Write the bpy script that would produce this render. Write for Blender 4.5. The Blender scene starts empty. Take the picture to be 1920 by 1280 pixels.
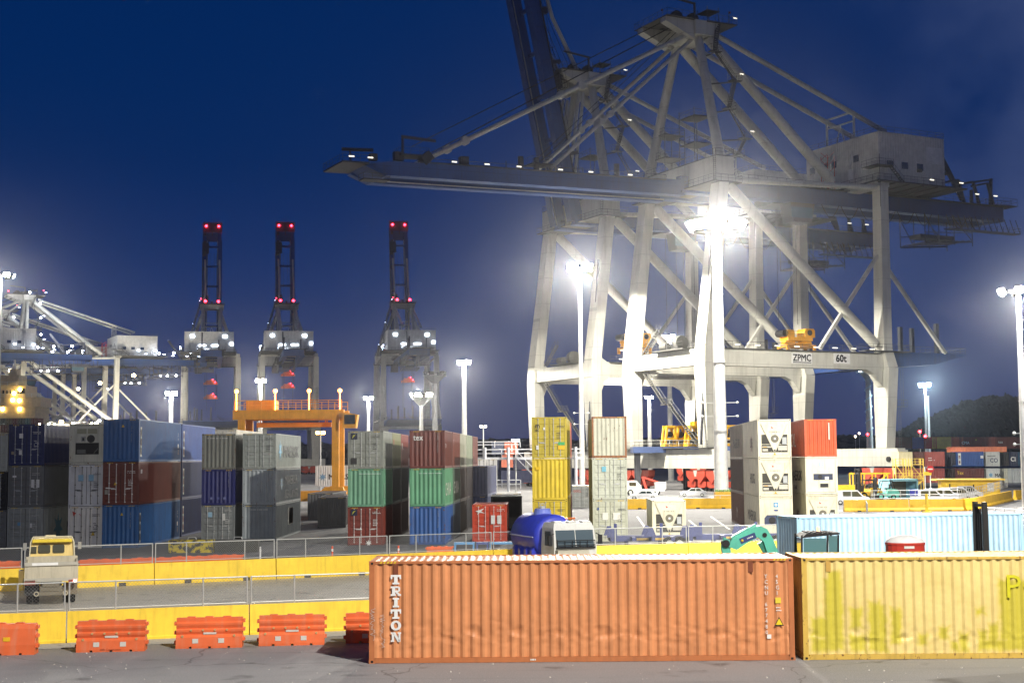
import bpy, math, random
from mathutils import Vector, noise
random.seed(7)
R = math.radians
scene = bpy.context.scene
COL = scene.collection

# ------------------------------------------------------------------ camera
F, CAMH, PITCH, ROLL = 2667.0, 5.8, R(4.716), 0.008
fwd = Vector((0, math.cos(PITCH), math.sin(PITCH)))
up0 = Vector((0, -math.sin(PITCH), math.cos(PITCH)))
r0 = Vector((1, 0, 0))
rgt = r0*math.cos(ROLL) - up0*math.sin(ROLL)
upv = up0*math.cos(ROLL) + r0*math.sin(ROLL)
def at(px, py, Y):
    d = fwd + rgt*((px-960)/F) + upv*((640-py)/F)
    return Vector((0, 0, CAMH)) + d*(Y/d.y)
def gx(px, Y, py=900): return at(px, py, Y).x
cam = bpy.data.cameras.new('camera'); cam.lens = 50; cam.sensor_width = 36
cam.clip_start = 0.5; cam.clip_end = 12000
camo = bpy.data.objects.new('camera', cam); COL.objects.link(camo)
from mathutils import Matrix
camo.matrix_world = Matrix(((rgt.x, upv.x, -fwd.x, 0), (rgt.y, upv.y, -fwd.y, 0), (rgt.z, upv.z, -fwd.z, CAMH), (0, 0, 0, 1)))
scene.camera = camo

# ------------------------------------------------------------------ materials
def lin(c):
    f = lambda v: v/12.92 if v <= .04045 else ((v+.055)/1.055)**2.4
    return tuple(f(v/255) for v in c)
MATS = {}
def mat_new(name):
    m = bpy.data.materials.new(name); m.use_nodes = True
    nt = m.node_tree; b = nt.nodes['Principled BSDF']
    return m, nt, b
def N(nt, t, **kw):
    n = nt.nodes.new(t)
    for k, v in kw.items(): setattr(n, k, v)
    return n
def mixc(nt, fac, a, b, blend='MIX'):
    n = nt.nodes.new('ShaderNodeMix'); n.data_type = 'RGBA'; n.blend_type = blend
    for i, v in ((0, fac), (6, a), (7, b)):
        if hasattr(v, 'is_linked') or isinstance(v, bpy.types.NodeSocket): nt.links.new(v, n.inputs[i])
        elif i == 0: n.inputs[0].default_value = v
        else: n.inputs[i].default_value = (*v[:3], 1)
    return n.outputs[2]
def ramp(nt, src, p0, p1, c0=(0, 0, 0), c1=(1, 1, 1)):
    n = nt.nodes.new('ShaderNodeValToRGB'); e = n.color_ramp.elements
    e[0].position = p0; e[1].position = p1; e[0].color = (*c0, 1); e[1].color = (*c1, 1)
    nt.links.new(src, n.inputs[0]); return n.outputs[0]
def coords(nt, scale=(1, 1, 1), rnd=True):
    tc = N(nt, 'ShaderNodeTexCoord'); mp = N(nt, 'ShaderNodeMapping')
    mp.inputs['Scale'].default_value = scale
    nt.links.new(tc.outputs['Object'], mp.inputs['Vector'])
    if rnd:
        oi = N(nt, 'ShaderNodeObjectInfo'); ml = N(nt, 'ShaderNodeMath', operation='MULTIPLY'); ml.inputs[1].default_value = 91
        nt.links.new(oi.outputs['Random'], ml.inputs[0]); nt.links.new(ml.outputs[0], mp.inputs['Location'])
    return mp.outputs[0]
def nz(nt, vec, scale, detail=5, rough=.6):
    n = N(nt, 'ShaderNodeTexNoise'); n.inputs['Scale'].default_value = scale
    n.inputs['Detail'].default_value = detail; n.inputs['Roughness'].default_value = rough
    nt.links.new(vec, n.inputs['Vector']); return n.outputs['Fac']
def paint(c, rust=.25, rough=.5, dirt=.35, metal=0.0, bump=.15, dark=(.05, .04, .03), sc=1.0, seam=0.0):
    """weathered paint: tonal drift, vertical dirt streaks, rust chips"""
    key = ('p', tuple(c), rust, rough, dirt, metal, sc, seam)
    if key in MATS: return MATS[key]
    m, nt, b = mat_new('paint'); base = lin(c)
    v1 = coords(nt, (sc, sc, sc)); v2 = coords(nt, (5*sc, 5*sc, .45*sc)); v3 = coords(nt, (3*sc, 3*sc, 1.2*sc))
    a = mixc(nt, ramp(nt, nz(nt, v1, .9), .3, .75), [x*.8 for x in base], [min(1, x*1.08) for x in base])
    s = ramp(nt, nz(nt, v2, 1.0, 4), .5, .8)
    ms = N(nt, 'ShaderNodeMath', operation='MULTIPLY'); nt.links.new(s, ms.inputs[0]); ms.inputs[1].default_value = dirt
    a = mixc(nt, ms.outputs[0], a, dark)
    if seam:   # plate joints every few metres up the member
        tcs = N(nt, 'ShaderNodeTexCoord'); sps = N(nt, 'ShaderNodeSeparateXYZ'); nt.links.new(tcs.outputs['Object'], sps.inputs[0])
        fr = None
        for ax, st in (('Z', seam), ('X', seam*1.7)):
            d1 = N(nt, 'ShaderNodeMath', operation='DIVIDE'); nt.links.new(sps.outputs[ax], d1.inputs[0]); d1.inputs[1].default_value = st
            d2 = N(nt, 'ShaderNodeMath', operation='FRACT'); nt.links.new(d1.outputs[0], d2.inputs[0])
            d3 = N(nt, 'ShaderNodeMath', operation='LESS_THAN'); nt.links.new(d2.outputs[0], d3.inputs[0]); d3.inputs[1].default_value = .09/st
            if fr is None: fr = d3.outputs[0]
            else:
                d4 = N(nt, 'ShaderNodeMath', operation='MAXIMUM'); nt.links.new(fr, d4.inputs[0]); nt.links.new(d3.outputs[0], d4.inputs[1]); fr = d4.outputs[0]
        d5 = N(nt, 'ShaderNodeMath', operation='MULTIPLY'); nt.links.new(fr, d5.inputs[0]); d5.inputs[1].default_value = .55
        a = mixc(nt, d5.outputs[0], a, [x*.45 for x in base])
    if rust > 0:
        t = .72 - .16*rust
        rr = ramp(nt, nz(nt, v3, 2.6, 9, .7), t, t+.05)
        a = mixc(nt, rr, a, (.13, .045, .016))
    nt.links.new(a, b.inputs['Base Color'])
    b.inputs['Roughness'].default_value = rough; b.inputs['Metallic'].default_value = metal
    if bump:
        bp = N(nt, 'ShaderNodeBump'); bp.inputs['Strength'].default_value = bump; bp.inputs['Distance'].default_value = .02
        nt.links.new(nz(nt, v1, 7, 3), bp.inputs['Height']); nt.links.new(bp.outputs[0], b.inputs['Normal'])
    MATS[key] = m; return m
def flat(c, rough=.6, metal=0.0):
    key = ('f', tuple(c), rough, metal)
    if key in MATS: return MATS[key]
    m, nt, b = mat_new('plain_finish'); base = lin(c)
    a = mixc(nt, ramp(nt, nz(nt, coords(nt), 3.5), .3, .7), [x*.85 for x in base], base)
    nt.links.new(a, b.inputs['Base Color']); b.inputs['Roughness'].default_value = rough; b.inputs['Metallic'].default_value = metal
    MATS[key] = m; return m
def glow(c, strength):
    key = ('e', tuple(c), strength)
    if key in MATS: return MATS[key]
    m, nt, b = mat_new('lamp_glow')
    b.inputs['Base Color'].default_value = (.8, .8, .8, 1)
    b.inputs['Emission Color'].default_value = (*lin(c), 1); b.inputs['Emission Strength'].default_value = strength
    m.cycles.emission_sampling = 'NONE'
    MATS[key] = m; return m
def glass(c=(30, 38, 42), rough=.06):
    key = ('g', tuple(c))
    if key in MATS: return MATS[key]
    m, nt, b = mat_new('tinted_glass'); b.inputs['Base Color'].default_value = (*lin(c), 1)
    b.inputs['Roughness'].default_value = rough; b.inputs['Coat Weight'].default_value = .6
    MATS[key] = m; return m
STEEL = flat((188, 190, 186), .42, .25)
DARK = flat((26, 26, 28), .6)
RUBBER = flat((24, 23, 22), .85)
BLACK = flat((12, 12, 13), .5)
WHITE = flat((232, 232, 228), .5)

# ------------------------------------------------------------------ mesh builder
EACH = {'sheave', 'walkway_light', 'pivot_plate', 'girder_tie', 'crane_lamp', 'wheel', 'window', 'obstruction_light', 'floodlight', 'stair_light', 'red_lamp', 'deck_lamp', 'amber_beacon', 'house_light', 'roof_rib', 'plug', 'fork_slot', 'hinge_lug', 'drain_slot', 'vent', 'post', 'reflective_strip', 'fore_stay', 'mast_leg', 'warning_sign', 'marker', 'column', 'support', 'saddle_x', 'trolley_rail', 'tow_eye_x', 'access_panel_x', 'stored_panels_x'}
class MB:
    def __init__(s): s.v = []; s.f = []
    def add(s, vs, fs):
        n = len(s.v); s.v += [tuple(p) for p in vs]; s.f += [tuple(i+n for i in q) for q in fs]
    def box(s, x0, x1, y0, y1, z0, z1):
        s.add([(x0,y0,z0),(x1,y0,z0),(x1,y1,z0),(x0,y1,z0),(x0,y0,z1),(x1,y0,z1),(x1,y1,z1),(x0,y1,z1)],
              [(0,3,2,1),(4,5,6,7),(0,1,5,4),(1,2,6,5),(2,3,7,6),(3,0,4,7)]); return s
    def bar(s, p, q, w, h=None, w2=None, h2=None, side=(0, 1, 0)):
        """box section from p to q, w across, h the other way; may taper"""
        p, q = Vector(p), Vector(q); h = h or w; w2 = w2 or w; h2 = h2 or h
        d = (q-p).normalized(); sd = Vector(side)
        if abs(d.dot(sd)) > .95: sd = Vector((1, 0, 0))
        a = d.cross(sd).normalized(); b = a.cross(d).normalized()
        vs = []
        for c, ww, hh in ((p, w, h), (q, w2, h2)):
            for i, j in ((-1,-1),(1,-1),(1,1),(-1,1)): vs.append(c + a*(i*ww/2) + b*(j*hh/2))
        s.add(vs, [(3,2,1,0),(4,5,6,7),(0,1,5,4),(1,2,6,5),(2,3,7,6),(3,0,4,7)]); return s
    def tube(s, p, q, r, r2=None, n=8, caps=True):
        p, q = Vector(p), Vector(q); r2 = r if r2 is None else r2; d = (q-p).normalized()
        sd = Vector((0, 0, 1)) if abs(d.z) < .9 else Vector((1, 0, 0))
        a = d.cross(sd).normalized(); b = d.cross(a)
        vs = []
        for c, rr in ((p, r), (q, r2)):
            for i in range(n):
                t = 2*math.pi*i/n; vs.append(c + a*(rr*math.cos(t)) + b*(rr*math.sin(t)))
        fs = [(i, (i+1) % n, n+(i+1) % n, n+i) for i in range(n)]
        if caps: fs += [tuple(range(n-1, -1, -1)), tuple(range(n, 2*n))]
        s.add(vs, fs); return s
    def path(s, pts, r, n=5):
        for p, q in zip(pts, pts[1:]): s.tube(p, q, r, n=n)
        return s
    def prism(s, poly, axis, a, b):
        """poly = list of 2-D points in the plane square to axis, swept from a to b"""
        mk = {'x': lambda u, w, t: (t, u, w), 'y': lambda u, w, t: (u, t, w), 'z': lambda u, w, t: (u, w, t)}[axis]
        n = len(poly); vs = [mk(*p, a) for p in poly] + [mk(*p, b) for p in poly]
        s.add(vs, [tuple(range(n-1, -1, -1)), tuple(range(n, 2*n))] + [(i, (i+1) % n, n+(i+1) % n, n+i) for i in range(n)]); return s
    def loft(s, rings, caps=True):
        n = len(rings[0]); vs = [p for r in rings for p in r]; fs = []
        for k in range(len(rings)-1):
            for i in range(n): fs.append((k*n+i, k*n+(i+1) % n, (k+1)*n+(i+1) % n, (k+1)*n+i))
        if caps: fs += [tuple(range(n-1, -1, -1)), tuple(range((len(rings)-1)*n, len(rings)*n))]
        s.add(vs, fs); return s
    def sphere(s, c, r, n=8, m=6):
        rings = []
        for k in range(m+1):
            t = math.pi*k/m; rr = max(r*math.sin(t), 1e-4)
            rings.append([(c[0]+rr*math.cos(2*math.pi*i/n), c[1]+rr*math.sin(2*math.pi*i/n), c[2]-r*math.cos(t)) for i in range(n)])
        return s.loft(rings)
    def railing(s, p, q, h=1.1, step=2.0, r=.035, mid=True):
        p, q = Vector(p), Vector(q); L = (q-p).length; k = max(1, round(L/step)); z = Vector((0, 0, h))
        s.tube(p+z, q+z, r, n=4)
        if mid: s.tube(p+z*.5, q+z*.5, r*.8, n=4)
        for i in range(k+1):
            c = p.lerp(q, i/k); s.tube(c, c+z, r, n=4)
        return s
    def islands(s):
        par = list(range(len(s.v)))
        def find(i):
            while par[i] != i: par[i] = par[par[i]]; i = par[i]
            return i
        for f in s.f:
            a = find(f[0])
            for i in f[1:]: par[find(i)] = a
        out = {}
        for f in s.f: out.setdefault(find(f[0]), []).append(f)
        res = []
        for fs in out.values():
            mp = {}; m = MB()
            for f in fs:
                for i in f:
                    if i not in mp: mp[i] = len(m.v); m.v.append(s.v[i])
                m.f.append(tuple(mp[i] for i in f))
            res.append(m)
        return res
    def build(s, name, m, parent=None, smooth=False, one=False):
        """link as one mesh object; separate lamps, wheels, panes and the like become a part each"""
        if name in EACH and not one:
            for k in s.islands(): o = k.build(name, m, parent, smooth, True)
            return o
        me = bpy.data.meshes.new(name); me.from_pydata(s.v, [], s.f)
        me.materials.append(m)
        import bmesh
        bm = bmesh.new(); bm.from_mesh(me); bmesh.ops.recalc_face_normals(bm, faces=bm.faces); bm.to_mesh(me); bm.free()
        if smooth:
            for p in me.polygons: p.use_smooth = True
            try: me.set_sharp_from_angle(angle=R(40))
            except Exception: pass
        me.update()
        o = bpy.data.objects.new(name, me); COL.objects.link(o)
        if parent: o.parent = parent
        return o
def inst(mesh, name, parent):
    o = bpy.data.objects.new(name, mesh); COL.objects.link(o); o.parent = parent; return o
def tag(o, label=None, cat=None, group=None, kind=None):
    for k, v in (('label', label), ('category', cat), ('group', group), ('kind', kind)):
        if v: o[k] = v
    return o
def thing(name, label, cat, loc=(0, 0, 0), rz=0.0, group=None):
    o = bpy.data.objects.new(name, None); COL.objects.link(o); o.empty_display_size = .3
    o.location = loc; o.rotation_euler.z = rz; return tag(o, label, cat, group)
KIDS = {}
def copy_tree(o, parent=None):
    c = o.copy(); COL.objects.link(c)
    if parent: c.parent = parent
    for ch in list(o.children): copy_tree(ch, c)
    return c
_txt = {}
def text_geo(sv, size=1.0, spacing=1.0):
    k = (sv, spacing)
    if k not in _txt:
        cu = bpy.data.curves.new('t', 'FONT'); cu.body = sv; cu.size = 1; cu.resolution_u = 2; cu.space_character = spacing
        ob = bpy.data.objects.new('t', cu); COL.objects.link(ob)
        dg = bpy.context.evaluated_depsgraph_get()
        me = bpy.data.meshes.new_from_object(ob.evaluated_get(dg))
        _txt[k] = ([v.co.copy() for v in me.vertices], [tuple(p.vertices) for p in me.polygons])
        bpy.data.objects.remove(ob); bpy.data.curves.remove(cu); bpy.data.meshes.remove(me)
    vs, fs = _txt[k]
    return [(v.x*size, v.y*size) for v in vs], fs
def add_text(mb, sv, o, ex, ey, size, bold=0, spacing=1.0, sx=1.0):
    """lay lettering on a surface; o origin (baseline left), ex reading direction, ey up"""
    o, ex, ey = Vector(o), Vector(ex), Vector(ey); vs, fs = text_geo(sv, size, spacing)
    mb.add([o + ex*(x*sx) + ey*y for x, y in vs], fs)
    if bold:
        for dx, dy in ((bold, 0), (0, bold), (bold, bold)):
            nn = ex.cross(ey)*.0008*(1+2*(dx > 0)+4*(dy > 0))
            mb.add([o + nn + ex*(x*sx+dx) + ey*(y+dy) for x, y in vs], fs)
def stencil(mb, o, ex, ey, w, h, rows, seed=0):
    """blocks of small stencilled characters (too small to read): rows of short bars"""
    rs = random.Random(seed); o, ex, ey = Vector(o), Vector(ex), Vector(ey); rh = h/rows
    for r in range(rows):
        x = 0
        while x < w:
            cw = rh*rs.uniform(.25, .5)
            if rs.random() > .18 and x+cw < w:
                a = o + ex*x + ey*(h-(r+.75)*rh); mb.add([a, a+ex*cw, a+ex*cw+ey*(rh*.38), a+ey*(rh*.38)], [(0, 1, 2, 3)])
            x += cw + rh*.14
# ------------------------------------------------------------------ shipping containers
W2 = 1.219
def corr_profile(L, pitch=.278, d=.042):
    n = max(3, int((L-.1)/pitch)); p = (L-.06)/n; pts = [(0, 0)]; x = .03
    for i in range(n):
        pts += [(x+p*.12, 0), (x+p*.38, d), (x+p*.62, d), (x+p*.88, 0)]; x += p
    pts.append((L, 0)); return pts
def wall_grid(mb, prof, z0, z1, place, rows=1, dent=None):
    n = len(prof); zs = [z0+(z1-z0)*k/rows for k in range(rows+1)]; vs = []
    for z in zs:
        for u, d in prof:
            if dent: d = d + dent(u, z)
            vs.append(place(u, d, z))
    mb.add(vs, [(k*n+i, k*n+i+1, (k+1)*n+i+1, (k+1)*n+i) for k in range(rows) for i in range(n-1)])
_meshcache = {}
def shared(key, fn, name, parent):
    if key in _meshcache: return inst(_meshcache[key], name, parent)
    o = fn(); _meshcache[key] = o.data; return o
def body_mb(L, H, smooth_side=False, rows=1, dent=None, end_corr=True, open_end=False):
    mb = MB(); d = .01 if smooth_side else .044; pitch = .6 if smooth_side else .278
    pr = corr_profile(L-.3, pitch, d)
    wall_grid(mb, pr, .16, H-.06, lambda u, dd, z: (W2-.014-dd, .15+u, z), rows, dent)
    wall_grid(mb, pr, .16, H-.06, lambda u, dd, z: (-W2+.014+dd, .15+u, z))
    rp = corr_profile(L-.2, .21 if not smooth_side else 1.2, .02)
    n = len(rp); vs = []
    for x in (-W2+.05, W2-.05): vs += [(x, .1+u, H-.012-dd) for u, dd in rp]
    mb.add(vs, [(i, i+1, n+i+1, n+i) for i in range(n-1)])
    if end_corr:
        ep = corr_profile(2*W2-.26, .27, .045)
        wall_grid(mb, ep, .17, H-.1, lambda u, dd, z: (-W2+.13+u, .02+dd, z))
    mb.box(-W2+.05, W2-.05, L-.06, L-.03, .1, H-.08)
    mb.box(-W2+.05, W2-.05, .08, L-.08, .11, .15)
    return mb
def frame_mb(L, H):
    mb = MB()
    for y0, y1 in ((0, .15), (L-.15, L)):
        for sx in (-1, 1):
            a, b = sorted((sx*W2, sx*(W2-.13)))
            mb.box(a, b, y0, y1, .118, H-.118)
            e0, e1 = (y0-.006, y1+.02) if y0 == 0 else (y0-.02, y1+.006)
            a, b = sorted((sx*(W2+.006), sx*(W2-.16)))
            mb.box(a, b, e0, e1, 0, .118); mb.box(a, b, e0, e1, H-.118, H+.004)
        mb.box(-W2+.165, W2-.165, y0+.004, y1-.004, H-.11, H-.004)
        mb.box(-W2+.13, W2-.13, y0+.004, y1-.004, .02, .16)
    for sx in (-1, 1):
        a, b = sorted((sx*(W2-.002), sx*(W2-.065)))
        mb.box(a, b, .175, L-.175, H-.075, H-.002)
        mb.box(a, b, .175, L-.175, .012, .155)
    return mb
def casting_holes(H, L, m, root):
    mb = MB()
    for y in (-.009, ):
        for sx in (-1, 1):
            for z in (.058, H-.06): mb.box(sx*(W2-.077)-.035, sx*(W2-.077)+.035, y, y+.002, z-.03, z+.03)
    for yy in (.085, L-.085):
        for z in (.058, H-.06): mb.box(W2+.007, W2+.009, yy-.035, yy+.035, z-.03, z+.03)
    mb.build('casting_hole', m, root)
def door_pair(root, H, c, rods=STEEL, reefer=False):
    mc = paint(c, .25, .5, .35); z0, z1 = .165, H-.115
    for sx in (-1, 1):
        mb = MB(); x0, x1 = sorted((sx*.012, sx*(W2-.135)))
        mb.box(x0, x1, .03, .08, z0, z1)
        if not reefer:
            for k in range(5):
                zz = z0+.12+(z1-z0-.2)*k/4.6
                mb.prism([(.03, zz), (.004, zz+.05), (.004, zz+.27), (.03, zz+.32)], 'x', x0+.06, x1-.06)
        else:
            for k in range(6):
                zz = z0+.15+(z1-z0-.3)*k/5; xx = x1-.12 if sx > 0 else x0
                mb.box(xx, xx+.12, .0, .03, zz-.04, zz+.04)
        d = mb.build('door', mc, root)
        for q in (.3, .78):
            x = sx*q; rb = MB(); rb.tube((x, -.022, z0-.02), (x, -.022, z1+.02), .021, n=6)
            for zz in (z0+.02, z0+.55, z0+1.3, z1-.04): rb.box(x-.045, x+.045, -.012, .028, zz-.03, zz+.03)
            hx = x-sx*.02; rb.box(min(hx, hx+.36*(1 if q < .5 else -1)*sx), max(hx, hx+.36*(1 if q < .5 else -1)*sx), -.05, -.03, 1.02+.1*q, 1.06+.1*q)
            rb.build('locking_rod', rods, d)
    MB().box(-.012, .012, .012, .04, z0, z1).build('door_seal', BLACK, root)
def reefer_end(root, H, kind, c):
    pm = paint(c, .22, .45, .45); lo, hi = .18, H-.13
    p = MB(); p.box(-W2+.13, W2-.13, .05, .09, lo, hi)
    for k in range(9):   # rows of fixings round the rim
        x = -1.0+k*.25
        for z in (lo+.32, hi-.05): p.box(x-.02, x+.02, .03, .05, z-.02, z+.02)
    for k in range(8):
        for x in (-1.06, 1.06): p.box(x-.02, x+.02, .03, .05, lo+.5+k*.27-.02, lo+.5+k*.27+.02)
    unit = p.build('refrigeration_unit', pm, root)
    grey = flat((120, 118, 106), .5); blue = flat((52, 62, 92), .5)
    def disc(x, z, r, y, m, n=20): MB().tube((x, y, z), (x, y-.03, z), r, n=n).build('fan', m, unit)
    if kind == 'v':
        MB().box(-.95, .95, .03, .048, 1.02, 1.72).box(-.95, .95, .03, .048, .42, .98).build('machinery_bay', flat((62, 60, 54), .7), unit)
        MB().prism([(-.92, 2.5), (.92, 2.5), (.12, .62), (-.12, .62)], 'y', -.012, .026).build('access_panel', pm, unit)
        b = MB()
        for s in (-1, 1): b.bar((s*.97, -.02, 2.52), (s*.06, -.02, .5), .06, .03)
        b.build('brace', flat((205, 200, 178), .45), unit)
        disc(.02, 1.42, .29, -.014, flat((110, 106, 90), .5)); MB().box(-.05, .09, -.06, -.045, 1.35, 1.49).build('fan_hub', WHITE, unit)
        MB().box(.56, .88, -.06, .03, 1.0, 1.52).build('control_box', flat((178, 182, 182), .4), unit)
        b = MB(); b.box(-.9, -.5, -.03, .03, .5, .66).box(.25, .9, -.03, .03, .55, .9).box(-.93, -.2, -.025, .03, .76, .86); b.build('pipework', flat((200, 196, 180), .5), unit)
        MB().box(-.85, -.55, -.03, -.026, .78, .83).build('warning_label', flat((214, 160, 30), .5), unit)
        b = MB(); b.prism([(-.1, .22), (.1, .22), (0, .4)], 'y', .03, .046); b.build('warning_sign', flat((196, 160, 20), .5), unit)
        b = MB(); b.box(-.5, .5, -.014, -.0125, 2.02, 2.38); b.build('maker_plate', flat((222, 216, 196), .5), unit)
        b = MB(); b.prism([(-.25, 2.34), (-.06, 2.22), (-.2, 2.16)], 'y', -.019, -.015); b.prism([(.02, 2.26), (.16, 2.14), (.08, 2.22)], 'y', -.019, -.015); b.build('emblem', flat((186, 56, 42), .5), unit)
        b = MB(); stencil(b, (-.38, -.02, 1.86), (1, 0, 0), (0, 0, 1), .76, .12, 1, 3); b.build('lettering', flat((60, 62, 66), .6), unit)
    elif kind == 'band':
        MB().prism([(-.86, .78), (.86, .78), (.86, 1.3), (.66, 1.52), (-.66, 1.52), (-.86, 1.3)], 'y', .01, .045).build('machinery_bay', blue, unit)
        disc(-.3, 1.13, .26, .0, DARK); MB().box(.25, .7, -.02, .01, .95, 1.4).build('control_box', flat((70, 78, 104), .4), unit)
        MB().box(.3, .78, -.03, -.01, .86, 1.02).build('pipework', flat((196, 196, 190), .5), unit)
        MB().box(-.17, .17, .02, .046, 2.1, 2.44).build('emblem_plate', flat((70, 150, 196), .5), unit)
        b = MB(); star(b, 0, 2.27, .15, .012); b.build('emblem', WHITE, unit)
        MB().prism([(-.18+.18*math.cos(t*.524)+.18, 1.86+.06*math.sin(t*.524)) for t in range(12)], 'y', .02, .046).build('maker_plate', flat((40, 66, 128), .5), unit)
    elif kind == 'low':
        MB().box(-.6, .86, .01, .045, 1.12, 1.58).build('machinery_bay', flat((44, 54, 80), .5), unit)
        MB().box(-.1, .5, .0, .045, .55, .84).build('compressor_bay', DARK, unit)
        disc(-.1, 1.36, .17, .0, DARK); MB().box(.25, .55, -.02, .01, 1.14, 1.36).build('control_box', WHITE, unit)
        MB().box(-.16, .16, .02, .046, 2.16, 2.46).build('emblem_plate', flat((176, 206, 222), .5), unit)
        b = MB(); star(b, 0, 2.31, .13, .012); b.build('emblem', WHITE, unit)
    else:  # 'dark': old unit with one round fan and an open lower bay
        MB().box(-.8, .8, .02, .046, .72, 1.5).build('machinery_bay', flat((18, 18, 18), .7), unit)
        disc(.25, 1.78, .27, .04, flat((30, 30, 30), .6)); MB().box(-.42, -.12, .0, .045, 1.58, 1.95).build('control_box', flat((150, 152, 146), .5), unit)
        MB().box(-.34, -.2, -.005, 0, 1.66, 1.85).build('gauge_window', DARK, unit)
        b = MB(); b.box(-.7, -.1, .0, .02, .78, 1.05).bar((.75, .01, 1.12), (.45, .01, .78), .05, .03); b.build('pipework', flat((96, 98, 92), .5), unit)
        b = MB()
        for x0, x1 in ((-.72, -.06), (.02, .68)): b.box(x0, x1, .036, .05, 2.12, 2.46)
        b.build('access_panel', flat((150, 150, 126), .5), unit)
def star(b, x, z, r, y, n=7):
    pts = []
    for i in range(2*n):
        t = math.pi*i/n; rr = r if i % 2 == 0 else r*.42; pts.append((x+rr*math.sin(t), z+rr*math.cos(t)))
    c = [(x, y, z)] + [(a, y, q) for a, q in pts]
    b.add(c, [(0, i+1, (i+1) % (2*n)+1) for i in range(2*n)])
def letters(root, items, L):
    """items: (face, text, along, z, size, colour, mode) face e=end r=right side l=left side; mode h / v(stacked) / s(stencil rows,w,h)"""
    by = {}
    for it in items:
        face, tx, a, z, size, c = it[:6]; mode = it[6] if len(it) > 6 else 'h'
        mb = by.setdefault(tuple(c), MB())
        if face == 'e': o = lambda u, zz: Vector((u, -.052, zz)); ex = (1, 0, 0)
        elif face == 'r': o = lambda u, zz: Vector((W2+.004, u, zz)); ex = (0, 1, 0)
        else: o = lambda u, zz: Vector((-W2-.004, L-u, zz)); ex = (0, -1, 0)
        if mode == 'v':
            for i, ch in enumerate(tx):
                if ch != ' ': add_text(mb, ch, o(a, z-i*size*1.02), ex, (0, 0, 1), size, sx=.9)
        elif mode == 's': stencil(mb, o(a, z), ex, (0, 0, 1), tx[0], tx[1], tx[2], int(a*100+z*37))
        elif mode == 'box':
            exv = Vector(ex); q = o(a, z); mb.add([q, q+exv*tx[0], q+exv*tx[0]+Vector((0, 0, tx[1])), q+Vector((0, 0, tx[1]))], [(0, 1, 2, 3)])
        elif mode == 'tri':
            exv = Vector(ex); q = o(a, z); mb.add([q, q+exv*size, q+exv*(size/2)+Vector((0, 0, size*.95))], [(0, 1, 2)])
        elif mode == 'star':
            vs = MB(); star(vs, 0, 0, size, 0); mb.add([o(a, z)+Vector(ex)*p[0]+Vector((0, 0, p[2])) for p in vs.v], vs.f)
        elif mode == 'poly':
            exv = Vector(ex); q = o(a, z); mb.add([q+exv*x+Vector((0, 0, y)) for x, y in tx], [tuple(range(len(tx)))])
        elif mode == 'b': add_text(mb, tx, o(a, z), ex, (0, 0, 1), size, bold=size*.03, sx=.9)
        elif mode == 'tall': add_text(mb, tx, o(a, z), ex, (0, 0, 1), size, bold=size*.03, sx=it[7])
        else: add_text(mb, tx, o(a, z), ex, (0, 0, 1), size)
    for c, mb in by.items(): mb.build('lettering', flat(c, .6), root)
def container(loc, rz, c, L, H, end, label, group, let=(), rust=.25, dirt=.35, frame_c=None, rows=1, dent=None, body_mat=None, unit='v', rods=STEEL):
    t = thing('shipping_container', label, 'container', loc, rz, group)
    m = body_mat or paint(c, rust, .5, dirt); reef = end in ('reefer', 'reefer_door', 'reefer_back')
    key = ('body', L, round(H, 3), reef, end == 'corr', m.name)
    mk = lambda: body_mb(L, H, reef, rows, dent, end == 'corr').build('walls', m, t)
    if rows > 1: mk()
    else: shared(key, mk, 'walls', t)
    fm = paint(frame_c or c, rust*1.6+.1, .55, dirt)
    shared(('frame', L, round(H, 3), fm.name), lambda: frame_mb(L, H).build('frame', fm, t), 'frame', t)
    casting_holes(H, L, BLACK, t)
    if end == 'door': door_pair(t, H, c, rods)
    elif end == 'reefer_door': door_pair(t, H, c, flat((92, 92, 90), .5), True)
    elif end == 'reefer': reefer_end(t, H, unit, c)
    elif end == 'reefer_back': MB().box(-W2+.13, W2-.13, .03, .08, .17, H-.11).build('end_wall', m, t)
    if end != 'reefer' and end != 'plain':
        hz = MB()
        for s in (-1, 1):
            for k in range(4):
                x = s*(W2-.3) - s*k*.11
                hz.add([(x-.03, -.0005, H-.1), (x+.02, -.0005, H-.1), (x+.05, -.0005, H-.03), (x, -.0005, H-.03)], [(0, 1, 2, 3)])
        hz.build('hazard_stripe', flat((206, 170, 30), .5), t)
    if let: letters(t, let, L)
    return t
def stack(px, Y, yaw, levels, group, depth=0.0, L=12.19):
    """a stack whose front-left corner stands at pixel column px at depth Y; levels from the bottom up"""
    base = at(px, 1000, Y); z = .0; out = []
    dx, dy = math.sin(yaw), math.cos(yaw)
    cx, cy = base.x + W2*math.cos(yaw) + dx*depth, Y - W2*math.sin(yaw) + dy*depth
    for lv in levels:
        lv = dict(lv); H = lv.pop('H', 2.591); LL = lv.pop('L', L)
        off = lv.pop('off', 0)
        o = container((cx+off*math.cos(yaw), cy, z), -yaw, lv.pop('c'), LL, H, lv.pop('end'), lv.pop('label'), group, **lv); out.append(o)
        z += H + .012
    return out
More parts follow.
